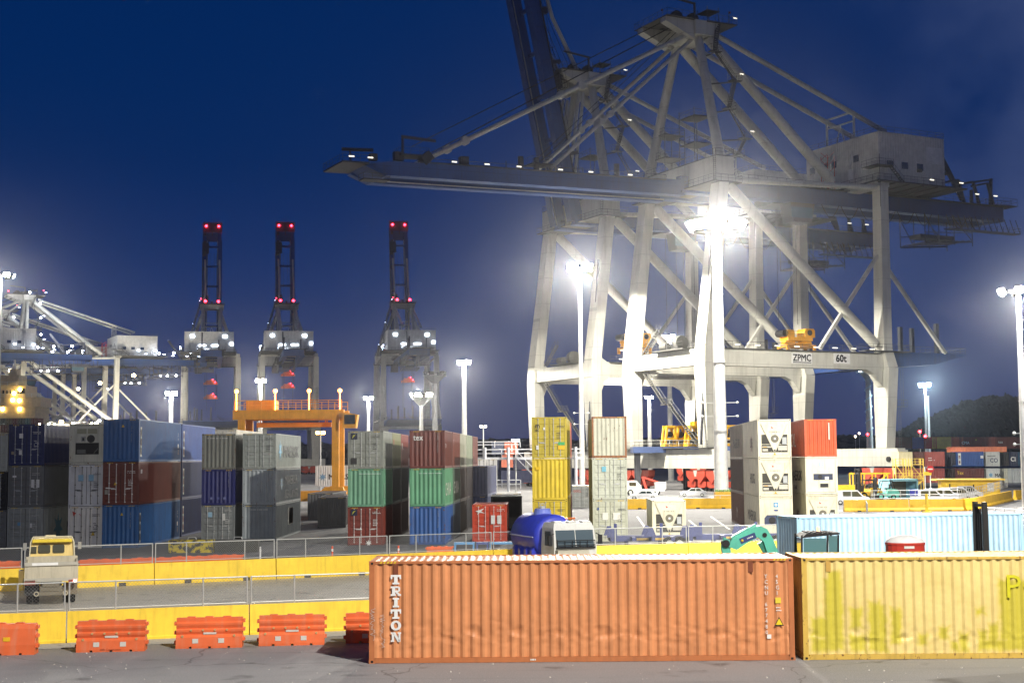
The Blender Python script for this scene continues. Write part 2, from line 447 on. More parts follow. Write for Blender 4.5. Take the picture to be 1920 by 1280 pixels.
# ------------------------------------------------------------------ dusk sky
world = bpy.data.worlds.new('World'); scene.world = world; world.use_nodes = True
nt = world.node_tree; bg = nt.nodes['Background']
tc = N(nt, 'ShaderNodeTexCoord'); sp = N(nt, 'ShaderNodeSeparateXYZ'); nt.links.new(tc.outputs['Generated'], sp.inputs[0])
rp = N(nt, 'ShaderNodeValToRGB'); nt.links.new(sp.outputs['Z'], rp.inputs[0]); el = rp.color_ramp.elements
stops = [(0.0, (48, 54, 96)), (.05, (36, 51, 98)), (.12, (13, 45, 100)), (.20, (0, 38, 91)), (.31, (0, 37, 90)), (1.0, (2, 22, 62))]
el[0].position = 0; el[0].color = (*lin(stops[0][1]), 1); el[1].position = 1; el[1].color = (*lin(stops[-1][1]), 1)
for p, c in stops[1:-1]:
    e = el.new(p); e.color = (*lin(c), 1)
# thin night cloud catching the harbour light low in the east
wn = nz(nt, tc.outputs['Generated'], 5.5, 5, .55)
xr = ramp(nt, sp.outputs['X'], .2, .36); zr = ramp(nt, sp.outputs['Z'], .03, .14); 
mm = N(nt, 'ShaderNodeMath', operation='MULTIPLY'); nt.links.new(xr, mm.inputs[0]); nt.links.new(ramp(nt, wn, .35, .75), mm.inputs[1])
m2 = N(nt, 'ShaderNodeMath', operation='MULTIPLY'); nt.links.new(mm.outputs[0], m2.inputs[0]); nt.links.new(zr, m2.inputs[1])
m3 = N(nt, 'ShaderNodeMath', operation='MULTIPLY'); nt.links.new(m2.outputs[0], m3.inputs[0]); m3.inputs[1].default_value = .55
sky = mixc(nt, m3.outputs[0], rp.outputs[0], lin((112, 126, 168)))
nt.links.new(sky, bg.inputs['Color']); bg.inputs['Strength'].default_value = 1.0

# ------------------------------------------------------------------ ground
def asphalt(c0, c1, c2, sc=1.0, rough=.85):
    m, n_, b = mat_new('asphalt'); v = coords(n_, rnd=False)
    a = mixc(n_, ramp(n_, nz(n_, v, .09*sc, 6, .65), .35, .68), c0, c1)
    a = mixc(n_, ramp(n_, nz(n_, v, 26, 3, .7), .45, .75), a, c2)
    st = coords(n_, (.12, 2.2, 1), False)
    sfac = N(n_, 'ShaderNodeMath', operation='MULTIPLY'); n_.links.new(ramp(n_, nz(n_, st, 1.0, 4), .55, .72), sfac.inputs[0]); sfac.inputs[1].default_value = .35
    a = mixc(n_, sfac.outputs[0], a, [x*.55 for x in c0])
    a = mixc(n_, ramp(n_, nz(n_, v, .5*sc, 4, .5), .62, .7), a, [x*.62 for x in c0])
    vc = N(n_, 'ShaderNodeTexVoronoi'); vc.inputs['Scale'].default_value = .07; n_.links.new(v, vc.inputs['Vector'])
    a = mixc(n_, ramp(n_, vc.outputs['Color'], .55, .56), a, mixc(n_, .5, a, [x*.8 for x in c0]))
    vo = N(n_, 'ShaderNodeTexVoronoi'); vo.feature = 'DISTANCE_TO_EDGE'; vo.inputs['Scale'].default_value = .11
    wv = N(n_, 'ShaderNodeVectorMath', operation='ADD'); n_.links.new(v, wv.inputs[0])
    nn = N(n_, 'ShaderNodeTexNoise'); nn.inputs['Scale'].default_value = .8; n_.links.new(v, nn.inputs['Vector'])
    n_.links.new(nn.outputs['Color'], wv.inputs[1]); n_.links.new(wv.outputs[0], vo.inputs['Vector'])
    a = mixc(n_, ramp(n_, vo.outputs['Distance'], .0, .0016, (1, 1, 1), (0, 0, 0)), a, [x*.6 for x in c0])
    n_.links.new(a, b.inputs['Base Color']); b.inputs['Roughness'].default_value = rough
    bp = N(n_, 'ShaderNodeBump'); bp.inputs['Strength'].default_value = .5; bp.inputs['Distance'].default_value = .01
    n_.links.new(nz(n_, v, 60, 3), bp.inputs['Height']); n_.links.new(bp.outputs[0], b.inputs['Normal'])
    return m
ASPH = asphalt((.15, .147, .15), (.2, .197, .2), (.3, .295, .295), 1.0, .62)
YARD = asphalt((.095, .095, .1), (.155, .155, .16), (.21, .21, .21), .6)
ROAD = asphalt((.33, .315, .27), (.43, .41, .355), (.5, .48, .43), 1.4, .5)
CONC = asphalt((.3, .29, .26), (.4, .385, .35), (.45, .43, .4), 2)
def sheet(name, pts, z, m):
    mb = MB(); mb.add([(x, y, z) for x, y in pts], [tuple(range(len(pts)))]); o = mb.build(name, m); tag(o, kind='structure'); return o
sheet('ground', [(-6000, -60), (6000, -60), (6000, 9000), (-6000, 9000)], 0.0, YARD)
NW = [(-26, 43.05), (-16.5, 46.05), (-5.0, 49.6), (8, 53.6), (24, 58)]         # foot of the near yellow wall
FW = [(-34, 59.5), (-20.2, 66.9), (-7.5, 73.0), (5.2, 79.5), (16, 82.6), (30, 86)]  # foot of the far yellow wall
sheet('forecourt', [(-60, -40), (60, -40), (60, 66.5), (24, 58), (8, 53.6), (-5, 49.6), (-16.5, 46.05), (-60, 33)], .004, ASPH)
sheet('road', [(p[0], p[1]+.25) for p in [(-60, 33)]+NW[1:]] + [(p[0], p[1]-.25) for p in reversed([(-60, 50.2)]+FW[1:])], .004, ROAD)
def offs(pl, a): return [(x+a*.27, y-a*.96) for x, y in pl]
sheet('footpath', offs(NW, 1.55) + list(reversed(offs(NW, .1))), .012, CONC)
# bright parking-bay lines in the stacking yard
lm = flat((222, 222, 216), .6)
mb = MB()
for (x0, y0), (x1, y1) in [((1195, 968), (1212, 992)), ((1333, 968), (1368, 992)), ((1292, 975), (1310, 990)), ((1405, 980), (1430, 995)), ((1480, 945), (1600, 960))]:
    p, q = [at(x, y, 1) for x, y in ((x0, y0), (x1, y1))]
    c = Vector((0, 0, CAMH)); pts = []
    for w in (p, q):
        d = w-c; t = -CAMH/d.z; pts.append(c+d*t)
    n_ = (pts[1]-pts[0]).cross(Vector((0, 0, 1))).normalized()*.09
    mb.add([(*(pts[0]-n_)[:2], .005), (*(pts[0]+n_)[:2], .005), (*(pts[1]+n_)[:2], .005), (*(pts[1]-n_)[:2], .005)], [(0, 1, 2, 3)])
tag(mb.build('bay_markings', lm), kind='structure')

# ------------------------------------------------------------------ yellow walls with mesh fences
YEL = paint((246, 208, 58), 0, .6, .34, dark=(.18, .13, .02))
def along(pl, step, start):
    """points every step metres along a polyline"""
    pts = [Vector((*p, 0)) for p in pl]; out = []; d = start; acc = 0
    for a, b in zip(pts, pts[1:]):
        L = (b-a).length
        while d <= acc+L: out.append(a.lerp(b, (d-acc)/L)); d += step
        acc += L
    return out
def chain_mesh(L, h, pitch=.11, w=.006):
    mb = MB(); n = int((L+h)/pitch)
    for s in (1, -1):
        for k in range(-1, n+1):
            x0 = k*pitch-h; x1 = x0+h; z0, z1 = 0, h
            if x0 < 0: z0 += -x0; x0 = 0
            if x1 > L: z1 -= x1-L; x1 = L
            if z1-z0 < .03: continue
            a, b = ((x0, z0), (x1, z1)) if s > 0 else ((L-x0, z0), (L-x1, z1))
            mb.bar((a[0], s*.004, a[1]), (b[0], s*.004, b[1]), w, w)
    return mb
MESHW = flat((150, 152, 150), .5, .5)
def wall_row(pl, step, start, where, h=1.0, fence=True, fh=.92, lean=.06, skip=()):
    ps = along(pl, step, start)
    for i, (a, b) in enumerate(zip(ps, ps[1:])):
        if i in skip: continue
        d = (b-a); L = d.length; rz = math.atan2(d.y, d.x)
        nth = ('first', 'second', 'third', 'fourth', 'fifth', 'sixth', 'seventh', 'eighth', 'ninth', 'tenth', 'eleventh')[i]
        t = thing('concrete_barrier', f'yellow concrete barrier wall block, {nth} from the left {where}', 'barrier', a, rz, f'yellow wall blocks {where}')
        mb = MB(); g = .02
        prof = [(-.19, .0), (-.19, .09), (-.16, .12), (-.1, h), (.1, h), (.16, .12), (.19, .09), (.19, 0)]
        segs = [0+g, L*.24, L*.24+.34, L*.72, L*.72+.34, L-g]
        for k, (x0, x1) in enumerate(zip(segs, segs[1:])):
            if k % 2 == 0: mb.prism(prof, 'x', x0, x1)
            else: mb.prism([(-.17, .16), (-.155, .19), (-.1, h), (.1, h), (.155, .19), (.17, .16)], 'x', x0, x1)
        mb.build('wall_block', YEL, t)
        pk = MB()
        for k in (1, 3): pk.box(segs[k]+.01, segs[k+1]-.01, -.12, .12, .02, .155)
        pk.build('drain_slot', flat((96, 92, 84), .8), t)
        if fence:
            f = thing('fence_panel', f'galvanised chain link fence panel, {nth} from the left {where}', 'fence', a+Vector((0, 0, h)), rz, f'mesh fence panels {where}')
            r = MB()
            r.tube((.05, 0, fh), (L-.05, 0, fh), .026, n=6); r.tube((.05, 0, .07), (L-.05, 0, .07), .02, n=6)
            r.build('rail', STEEL, f)
            for x in (.07, L*.26, L*.74, L-.07): MB().tube((x, 0, 0), (x, 0, fh+.02), .03, n=6).build('post', STEEL, f)
            key = ('chain', round(L, 2), fh)
            shared(key, lambda: chain_mesh(L-.1, fh-.08).build('wire_mesh', MESHW, f), 'wire_mesh', f).location = (.05, 0, .06)
wall_row(NW, 5.85, .35, 'of the near wall', skip=())
wall_row(FW, 5.95, 1.2, 'of the far wall beyond the road')
# ------------------------------------------------------------------ ship-to-shore cranes
GREY = paint((196, 195, 184), .3, .5, .42, dark=(.14, .12, .09), sc=.22, seam=5.5)
GIRD = paint((44, 76, 136), .05, .5, .3, sc=.3, seam=6.5)
GDARK = paint((64, 66, 74), .15, .6, .3)
PLAT = paint((78, 78, 74), .1, .6, .25)
RED = paint((196, 74, 52), .2, .55, .3)
YSPR = paint((240, 170, 40), .15, .5, .25)
HOUSE = paint((206, 205, 198), .0, .55, .18)
LAMPW = glow((255, 244, 220), 1.6); LAMPB = glow((215, 228, 255), 16); LAMPR = glow((255, 40, 60), 22); AMBER = glow((255, 150, 50), 20)
RZC = R(27); CU = Vector((math.cos(RZC), math.sin(RZC), 0)); CV = Vector((-math.sin(RZC), math.cos(RZC), 0))
CA = at(1328, 842, 245); CA.z = 0
VF = 23.9
def stair_run(mb, p, q, w=.7):
    """inclined ladder with stringers, treads and handrails"""
    p, q = Vector(p), Vector(q); d = q-p; s = Vector((0, 0, 1)).cross(d).normalized()*(w/2)
    for k in (-1, 1):
        mb.bar(p+s*k, q+s*k, .07, .22); mb.tube(p+s*k+Vector((0, 0, 1)), q+s*k+Vector((0, 0, 1)), .04, n=4)
        for t in (0, .33, .66, 1): c = p.lerp(q, t)+s*k; mb.tube(c, c+Vector((0, 0, 1)), .035, n=4)
    n = max(3, int(abs(d.z)/.35))
    for i in range(n): c = p.lerp(q, i/n); mb.bar(c-s, c+s, .22, .05)
def deck(mb, x0, x1, y0, y1, z, rail='xXyY', t=.18, h=1.15):
    mb.box(x0, x1, y0, y1, z-t, z)
    if 'x' in rail: mb.railing((x0, y0, z), (x0, y1, z), h, 1.6)
    if 'X' in rail: mb.railing((x1, y0, z), (x1, y1, z), h, 1.6)
    if 'y' in rail: mb.railing((x0, y0, z), (x1, y0, z), h, 1.6)
    if 'Y' in rail: mb.railing((x0, y1, z), (x1, y1, z), h, 1.6)
def make_crane(label, raised, lettering=True, lit=False, group='ship to shore cranes'):
    t = thing('harbour_crane', label, 'crane', (0, 0, 0), 0, group)
    for v in (0, VF):
        s = 1 if v == 0 else -1
        lg = MB()   # water-side leg: waisted box that leans landward
        lg.bar((0, v, 7.2), (-.35, v, 21.6), 2.1, 2.7, 2.3, 3.3); lg.bar((-.35, v, 21.6), (-.2, v, 25), 2.3, 3.3, 2.2, 3.0); lg.bar((-.2, v, 25), (3.6, v, 54), 2.2, 3.0, 2.0, 2.6)
        lg.build('leg', GREY, t)
        lg = MB()   # land-side leg
        lg.bar((39.4, v, 7.2), (40.0, v, 22), 2.0, 2.9, 2.2, 4.4); lg.bar((40.0, v, 22), (39.6, v, 25.4), 2.2, 4.2, 2.0, 2.7); lg.bar((39.6, v, 25), (40, v, 56), 2.0, 2.6, 1.9, 2.2)
        lg.build('leg', GREY, t)
        tb = MB(); tb.box(.9, 39.2, v-.85, v+.85, 21.6, 24.7)
        tb.prism([(1, 21.6), (3.4, 21.6), (2.1, 20.9), (1.2, 18.8)], 'y', v-.84, v+.84)
        tb.prism([(38.6, 21.6), (34.8, 21.6), (36.6, 20.8), (38.3, 18.6)], 'y', v-.84, v+.84)
        tb.prism([(.8, 24.7), (2.6, 24.7), (1.5, 25.4), (.9, 27.4)], 'y', v-.84, v+.84)
        beam = tb.build('tie_beam', GREY, t)
        rb = MB(); y = v-s*1.35
        rb.box(3, 38, min(y, v-s*.86), max(y, v-s*.86), 24.55, 24.69); rb.railing((3, y, 24.7), (38, y, 24.7), 1.15, 1.5, .04); rb.build('railing', PLAT, beam)
        if v == 0:
            lb = MB()
            for k in range(8): lb.box(5+k*4.3, 6.1+k*4.3, -1.5, -1.42, 25.2, 25.36)
            lb.build('walkway_light', LAMPW, beam)
        MB().tube((5.2, v, 53.6), (37.6, v, 26.4), .95, n=12).build('diagonal_brace', GREY, t, True)
        MB().tube((4.5, v, 54.4), (39.2, v, 55.8), .5, n=10).build('upper_tie', GREY, t, True)
        b = MB(); b.bar((36.9+2, v, 43), (24.7, v, 25.2), .6); b.bar((40.8, v, 41), (54.8, v, 25.1), .6); b.build('leg_brace', GREY, t)
        g0, g1 = (v-s*.2, v+s*1)
        mb = MB(); b0 = .98
        mb.tube((3.8, v, 57.5), (5.4, 8.6 if v == 0 else 15.4, 83), .95, .8, n=12); mb.build('mast_leg', GREY, t, True)
        vv = 8 if v == 0 else 16
        MB().tube((7, vv, 82.5), (35.3, vv, 58), .95, n=12).build('back_stay', GREY, t, True)
        MB().tube((9.5, vv, 83), (48.8, vv, 69), .5, n=8).build('upper_stay', GREY, t, True)
    for u in (0, 39.4):
        sb = MB(); sb.box(u-.95, u+.95, -4.2, VF+4.2, 3.9, 7.2)
        sb.box(u-1.2, u+1.2, -4.6, -4.2, 4.1, 6.9); sill = sb.build('sill_beam', GREY, t)
        if u > 1: MB().tube((u-1.3, -2, 5.2), (u-.96, -2, 5.2), .5, n=14).build('cable_hole', DARK, sill)
        for v in (0, VF):
            bg_ = MB(); bg_.box(u-.55, u+.55, v-5.2, v+5.2, 2.6, 3.3)
            for k in (-1, 1):
                c = v+k*3.0
                bg_.prism([(c-2.9, 3.6), (c+2.9, 3.6), (c+2.7, 2.5), (c+1.2, 1.3), (c+.5, 2.1), (c-.5, 2.1), (c-1.2, 1.3), (c-2.7, 2.5)], 'x', u-.7, u+.7)
                for j in (-1, 1):
                    e = c+j*1.55; bg_.prism([(e-1.2, 1.7), (e+1.2, 1.7), (e+1.2, .75), (e+.5, .6), (e-.5, .6), (e-1.2, .75)], 'x', u-.5, u+.5)
            bogie = bg_.build('bogie', RED, t)
            w = MB()
            for k in range(8): w.tube((u-.35, v-4.2+k*1.2, .42), (u+.35, v-4.2+k*1.2, .42), .4, n=12)
            w.build('wheel', DARK, bogie)
            pn = MB(); 
            for k in (-1, 1): pn.prism([(v+k*3-.6, 3.62), (v+k*3+.6, 3.62), (v+k*3+.22, 2.5), (v+k*3-.22, 2.5)], 'x', u-.76, u+.76)
            pn.build('pivot_plate', GREY, bogie)
        if u > 1: MB().tube((u, -1.1, 8), (u, -1.1, 24), .12, n=6).build('downpipe', GREY, t)
    # cross girders at the leg heads
    MB().box(2.2, 6.0, -.9, VF+.9, 54, 58.4).build('cross_girder', GREY, t)
    MB().box(38.6, 41.6, -.7, VF+.7, 56, 57.6).build('cross_girder', GREY, t)
    pl = MB(); deck(pl, 1.2, 7.2, -1.6, VF+1.6, 53.9, 'xXyY'); deck(pl, 2.2, 6, -.9, VF+.9, 58.6, 'xXyY'); pl.build('leg_platform', PLAT, t)
    lad = MB()
    for k in range(14): lad.tube((1.4, -1.2, 54+k*.35), (1.9, -1.2, 54+k*.35), .04, n=4)
    lad.tube((1.4, -1.2, 54), (1.4, -1.2, 59.5), .05, n=4).tube((1.9, -1.2, 54), (1.9, -1.2, 59.5), .05, n=4); lad.build('ladder', PLAT, t)
    # landward outrigger deck on the portal
    ot = MB(); ot.prism([(41.2, 25.1), (60, 25.1), (60, 24.85), (52, 22.9), (43, 22.3), (41.2, 22.3)], 'y', 0, VF)
    o = ot.build('outrigger_deck', GIRD, t); rr = MB()
    rr.railing((41, 0, 25.1), (60, 0, 25.1), 1.1, 1.3, .04); rr.railing((60, 0, 25.1), (60, VF, 25.1), 1.1, 1.6, .04); deck(rr, 34, 44.6, -2.0, .2, 25.1, 'xXy'); rr.build('railing', PLAT, o)
    for u, v, h in ((44.5, 6, 6), (46.5, 3, 5), (51, 12, 6.5), (54, 8, 5.5), (57.5, 5, 6.2)): MB().box(u-.35, u+.35, v-.35, v+.35, 25.1, 25.1+h).build('cable_guide', GDARK, o)
    # apex
    ap = MB(); ap.box(3.6, 8.6, 6.5, 17.5, 82.4, 85.0); ap.prism([(3.8, 85), (-2.4, 85), (-2.4, 84.2), (3.8, 81.6)], 'y', 7.2, 9); ap.prism([(3.8, 85), (-2.4, 85), (-2.4, 84.2), (3.8, 81.6)], 'y', 15, 16.8)
    apex = ap.build('apex_beam', GREY, t)
    sh = MB()
    for u, v in ((1.5, 9.7), (1.5, 14.3), (5, 9.7), (5, 14.3), (4, 12)): sh.tube((u, v-.4, 86.0), (u, v+.4, 86.0), 1.15, n=16)
    sh.build('sheave', DARK, apex)
    cg = MB(); deck(cg, 6, 12.4, 6, 18, 85.0, 'xXyY', h=1.3); deck(cg, -2.6, 3.8, 6.4, 17.6, 85.1, 'xyY', .1, 1.2)
    for u, v in ((6.5, 7), (9, 7), (6.5, 10), (9, 10), (12, 8)): cg.tube((u, v, 85), (u, v, 88), .07, n=4)
    cg.box(6.3, 9.2, 6.8, 10.2, 87.2, 87.3).bar((4.4, 8, 85), (4.4, 8, 88.6), .3).bar((4.4, 8, 88.4), (-1.5, 8, 89), .35, .25); cg.build('apex_platform', PLAT, apex)
    bl = MB(); bl.sphere((11.5, 7, 87.4), .22).sphere((-2, 9, 86.6), .22); bl.build('obstruction_light', LAMPR if lit else flat((120, 40, 40)), apex)
    # zig-zag stair down the near mast leg
    zs = MB(); zz = [(8.5, 84.6), (6.6, 79), (9.8, 73.6), (7.2, 67.8), (9.6, 62.4), (7, 58.8)]
    for i, ((u0, z0), (u1, z1)) in enumerate(zip(zz, zz[1:])):
        v0 = 6.6-(85-z0)*.27; v1 = 6.6-(85-z1)*.27; stair_run(zs, (u0, v0, z0), (u1, v1, z1)); deck(zs, u1-1.2, u1+1.2, v1-.6, v1+.6, z1, 'yxX', .12)
        zs.bar((u1, v1+.3, z1-.2), (5.3-(83-z1)*.06, 8.4-(83-z1)*.33, z1-.8), .25)
    zs.build('access_stair', PLAT, t)
    sl = MB()
    for u, z in ((11.9, 86.2), (10.8, 74.8), (10.6, 63.6)): sl.box(u, u+.8, 6-(85-z)*.27, 6.1-(85-z)*.27, z, z+.22)
    sl.build('stair_light', LAMPW if not lit else LAMPB, t)
    # masts of small platforms behind the leg head
    mp = MB(); deck(mp, 8, 12, 14, 19, 64.5); deck(mp, 8, 12, 14, 19, 69.6); deck(mp, 4, 8.5, 18, 22.5, 62); deck(mp, 4, 8.5, 18, 22.5, 66.4)
    for u, v in ((8, 14), (12, 14), (8, 19), (12, 19)): mp.tube((u, v, 58), (u, v, 71), .1, n=4)
    for u, v in ((4, 18), (8.5, 18), (8.5, 22.5)): mp.tube((u, v, 58), (u, v, 67.5), .1, n=4)
    mp.build('service_platform', PLAT, t)
    # trolley girder landward of the hinge
    for v in (8.4, 15.6):
        g = MB(); g.box(0.5, 79.3, v-.75, v+.75, 53.4, 56.2); g.box(.5, 79.3, v-1.1, v+1.1, 53.2, 53.45); gd = g.build('girder', GIRD, t)
        rl = MB(); y = v-1.7 if v < 12 else v+1.7
        rl.box(6, 80, min(y, v), max(y, v), 56.2, 56.3); rl.railing((6, y, 56.3), (80, y, 56.3), 1.1, 2.2, .04); rl.build('railing', PLAT, gd)
    ge = MB(); ge.box(78.6, 79.6, 8, 16, 53.4, 56.2)
    for u in (20, 36, 52, 66): ge.box(u, u+.8, 9, 15, 55.2, 56.1)
    ge.build('girder_tie', GIRD, t)
    es = MB(); deck(es, 76, 81.5, 6, 18, 56.4, 'xXyY', h=1.4); deck(es, 62.5, 81.5, 5.4, 7.2, 50.6, 'yYxX', h=1.1)
    for k in range(13): es.tube((62.6+k*1.57, 5.5, 50.6), (62.6+k*1.57, 6.6, 53.5), .11, n=4)
    for u in (69, 73, 77): es.bar((u, 8, 56.3), (u-1.5, 8, 61), .5); es.bar((u-1.5, 8, 61), (u-6, 8, 60), .35)
    es.bar((63, 8, 65.5), (68.5, 8, 57), .9, .6); es.bar((76, 8, 56), (76.5, 8, 62), .5).bar((76.5, 8, 61.8), (68, 8, 60.2), .35).bar((78, 15, 56), (78, 15, 61), .5)
    es.build('girder_end_frame', GDARK, t)
    hp = MB()   # hung maintenance cage
    for u in (56.4, 60, 64, 68.8):
        for v in (6, 13): hp.tube((u, v, 53.2), (u, v, 47.3), .13, n=4)
    for v in (6, 13): hp.bar((56.4, v, 47.3), (68.8, v, 48.2), .28); hp.bar((56.4, v, 49.4), (68.8, v, 50), .14); hp.bar((56.4, v, 53), (60, v, 47.6), .14); hp.bar((64, v, 52.6), (68.8, v, 48.4), .14)
    for k in range(8): hp.bar((57+k*1.6, 6, 47.6+k*.12), (57+k*1.6, 13, 47.6+k*.12), .16)
    hp.box(57, 66, 8, 11, 48.6, 49.4); hp.build('maintenance_cage', GDARK, t)
    fs = MB()
    for k in range(9):
        u0 = 30+k*4.6; pts = [(u0+4.2*i/8, 4.9, 52.8-2.4*math.sin(math.pi*i/8)) for i in range(9)]
        if not 54 < u0 < 62: fs.path(pts, .07, 4)
    fs.build('festoon_cable', BLACK, t)
    tr = MB(); tr.box(22, 28, 9, 15, 53, 54.2); tr.box(28.6, 31, 9, 15, 52.4, 54); trolley = tr.build('trolley', GDARK, t)
    cb = MB(); cb.prism([(23.2, 49), (27.4, 49), (28.2, 52.6), (22.6, 52.6)], 'y', 4.6, 7.8); cab = cb.build('operator_cab', GDARK, t)
    MB().box(22.72, 27.6, 4.54, 4.6, 49.8, 51.8).build('window', glass((70, 96, 110)), cab)
    rp_ = MB()
    for u in (26.5, 31):
        for v in (10, 14): rp_.tube((u, v, 53), (u, v, 31), .06, n=4)
    rp_.build('hoist_rope', BLACK, trolley)
    # machinery house with ribbed cladding
    hs = MB(); x0, x1, y0, y1, z0, z1 = 40.2, 56.6, .4, 21.6, 57.4, 66.6
    pr = corr_profile(x1-x0, .62, .09); wall_grid(hs, pr, z0, z1, lambda a, d, z: (x0+a, y0+d, z)); wall_grid(hs, pr, z0, z1, lambda a, d, z: (x0+a, y1-d, z))
    pr = corr_profile(y1-y0, .62, .09); wall_grid(hs, pr, z0, z1, lambda a, d, z: (x0+d, y0+a, z)); wall_grid(hs, pr, z0, z1, lambda a, d, z: (x1-d, y0+a, z))
    hs.box(x0-.05, x1+.05, y0-.05, y1+.05, z1, z1+.12); hs.box(x0+.1, x1-.1, y0+.1, y1-.1, z0-.25, z0)
    house = hs.build('machinery_house', HOUSE, t)
    wm = glass((40, 58, 84))
    for u in (42.2, 45.8, 49.6): MB().box(u, u+1.5, y0-.05, y0+.02, 60, 61.3).build('window', wm, house)
    MB().box(52, 56, y0-.06, y0+.03, 61.6, 64.8).build('hatch', paint((216, 215, 210), 0, .5, .1), house)
    for v in (6, 12.5, 15, 19): MB().box(x0-.05, x0+.02, v, v+1.5, 62, 63.3).build('window', wm, house)
    MB().box(x0-.05, x0+.02, 7.6, 9, 58.6, 60.9).build('door', WHITE, house)
    rl = MB(); z = z1+.1
    rl.railing((x0, y0, z), (x1, y0, z), 1.1, 2, .04).railing((x0, y0, z), (x0, y1, z), 1.1, 2, .04).railing((x1, y0, z), (x1, y1, z), 1.1, 2, .04); rl.build('roof_railing', PLAT, house)
    dk = MB(); deck(dk, 38.4, 60.5, -1.4, 22.8, 57.1, 'xyX', .3)
    for k in range(6): dk.bar((39+k*3.5, -1.2, 56.7), (39+k*3.5, 22.4, 56.7), .3)
    stair_run(dk, (41.6, -1, 60), (44.6, -1, 57.1)); deck(dk, 38.2, 42.2, -1.4, 3, 60, 'xy', .12)
    dk.tube((39, -1.1, 52), (39, -1.1, 62), .08, n=4); dk.build('house_platform', PLAT, t)
    fl = MB()
    for u in (48, 55): fl.box(u, u+1, -1.6, -1.2, 59.2, 59.8)
    fl.build('floodlight', LAMPB if lit else flat((70, 68, 60)), t)
    dl = MB()
    for u in (51, 58.5, 64, 70, 75): dl.box(u, u+1, -1.5 if u < 60 else 5.9, -1.42 if u < 60 else 6, 57.9, 58.1)
    dl.build('walkway_light', LAMPW if not lit else LAMPB, t)
    sf = MB()   # light frame carrying the upper stays
    for v in (8, 16): sf.tube((41, v, 72.3), (41, v, 58), .22, n=6)
    sf.tube((41, 8, 72.2), (41, 16, 72.2), .2, n=6).tube((41, 8, 70.4), (41, 16, 70.4), .16, n=6).tube((41, 12, 70.3), (41, 8.6, 60), .12, n=5).tube((41, 12, 70.3), (41, 15.4, 60), .12, n=5); sf.build('stay_frame', GREY, t)
    lt = MB()
    for u, v in ((36, 10), (37.6, 10), (36, 12), (37.6, 12)): lt.tube((u, v, 57), (u, v, 63.6), .09, n=4)
    for k in range(5):
        z = 57+k*1.5; lt.bar((36, 10, z), (37.6, 10, z+1.4), .08).bar((36, 12, z), (37.6, 12, z+1.4), .08).bar((36, 10, z), (36, 12, z+1.4), .08)
    lt.build('lattice_mast', RED, t)
    # low equipment on the portal, stair and ladders beside the legs
    eq = MB(); deck(eq, -2.2, 1.4, 4, 14, 24.9, 'xXyY'); eq.tube((-.6, 6.5, 26.0), (-.6, 7.6, 26.0), 1.3, n=18); eq.tube((-.6, 11, 25.7), (-.6, 13, 25.7), .7, n=14); stair_run(eq, (0, 15, 29), (0, 20, 25)); eq.build('cable_reel', PLAT, t)
    MB().box(-.9, .9, .9, VF-.9, 21.8, 24.6).build('portal_cross_beam', GREY, t)
    st = MB(); stair_run(st, (0, 3, 8), (0, 12, 15.4)); deck(st, -.8, .8, 12, 13.6, 15.4, 'xXY'); stair_run(st, (0, 13.4, 15.4), (0, 20, 21.4)); deck(st, -1.6, 1.6, -2.2, VF+2, 7.5, 'x', .12); st.build('access_stair', PLAT, t)
    MB().bar((-1.9, -.6, 8), (1.1, -.6, 45), .35, .3).build('conduit', GDARK, t)
    ld = MB()
    for y in (-1.3, -1.9): ld.tube((41.6, y, 3.5), (41.6, y, 14.8), .05, n=4); ld.tube((42.4, y, 14), (42.4, y, 22), .05, n=4)
    for k in range(22): ld.tube((41.6, -1.3, 3.6+k*.5), (41.6, -1.9, 3.6+k*.5), .04, n=4)
    deck(ld, 40.8, 43.2, -2, -.9, 14.9, 'yX', .1); ld.build('ladder', PLAT, t)
    # boom
    bj = thing('boom', None, None); bj.parent = t; bj.location = (1.2, 0, 54.2); 
    m = MB()
    bm_ = MB()
    for v in (8.4, 15.6):
        bm_.prism([(-56, .9), (0, 1.3), (0, -1.3), (-58, -1.4), (-61, -.2), (-60, .4)], 'y', v-.75, v+.75)
        bm_.box(-57.6, 0, v-1.05, v+1.05, -1.55, -1.3)
    bm_.prism([(-61, .3), (-57.6, -1.6), (-56.6, -1.4), (-60.2, .5)], 'y', 7.65, 16.35)
    for u in range(-54, 0, 9): bm_.box(u, u+.7, 9.1, 14.9, .1, .9)
    bo = bm_.build('boom', GIRD, t); bo.location = bj.location
    bpy.data.objects.remove(bj)
    rl = MB(); rl.box(-57, 0, 9.4, 9.7, -1.25, -1.1).box(-57, 0, 14.3, 14.6, -1.25, -1.1); rl.build('trolley_rail', flat((176, 178, 182), .4, .5), bo)
    bp_ = MB(); bp_.railing((-52, 7.3, 1.1), (-4, 7.3, 1.4), .5, 6, .05, False); bp_.box(-52, -4, 7.2, 7.6, .95, 1.1)
    deck(bp_, -65, -60.5, 7.4, 16.6, .4, 'xyY', .25); deck(bp_, -61.5, -57, 7.4, 9.6, -2.2, 'xyX', .2, .9); deck(bp_, -55, -50, 7.2, 10.4, 2.2, 'xyX', .25); deck(bp_, -31, -27, 7.2, 10.4, 2.3, 'xyX', .2)
    bp_.bar((-51, 8, 1.2), (-49.6, 8, 2.4), 1.6, 1.6).box(-55.8, -54.2, 8, 9, 1.2, 2.6).box(-60, -58.8, 8, 9, .9, 2)
    bp_.bar((-54.4, 8, 2.2), (-54.4, 8, 5.2), .3).bar((-54.6, 8, 5.1), (-48.5, 8, 4.8), .45, .3).bar((-62, 12, .4), (-62, 12, 3.4), .2).bar((-63.4, 12, 3.2), (-58, 12, 3.4), .5, .35)
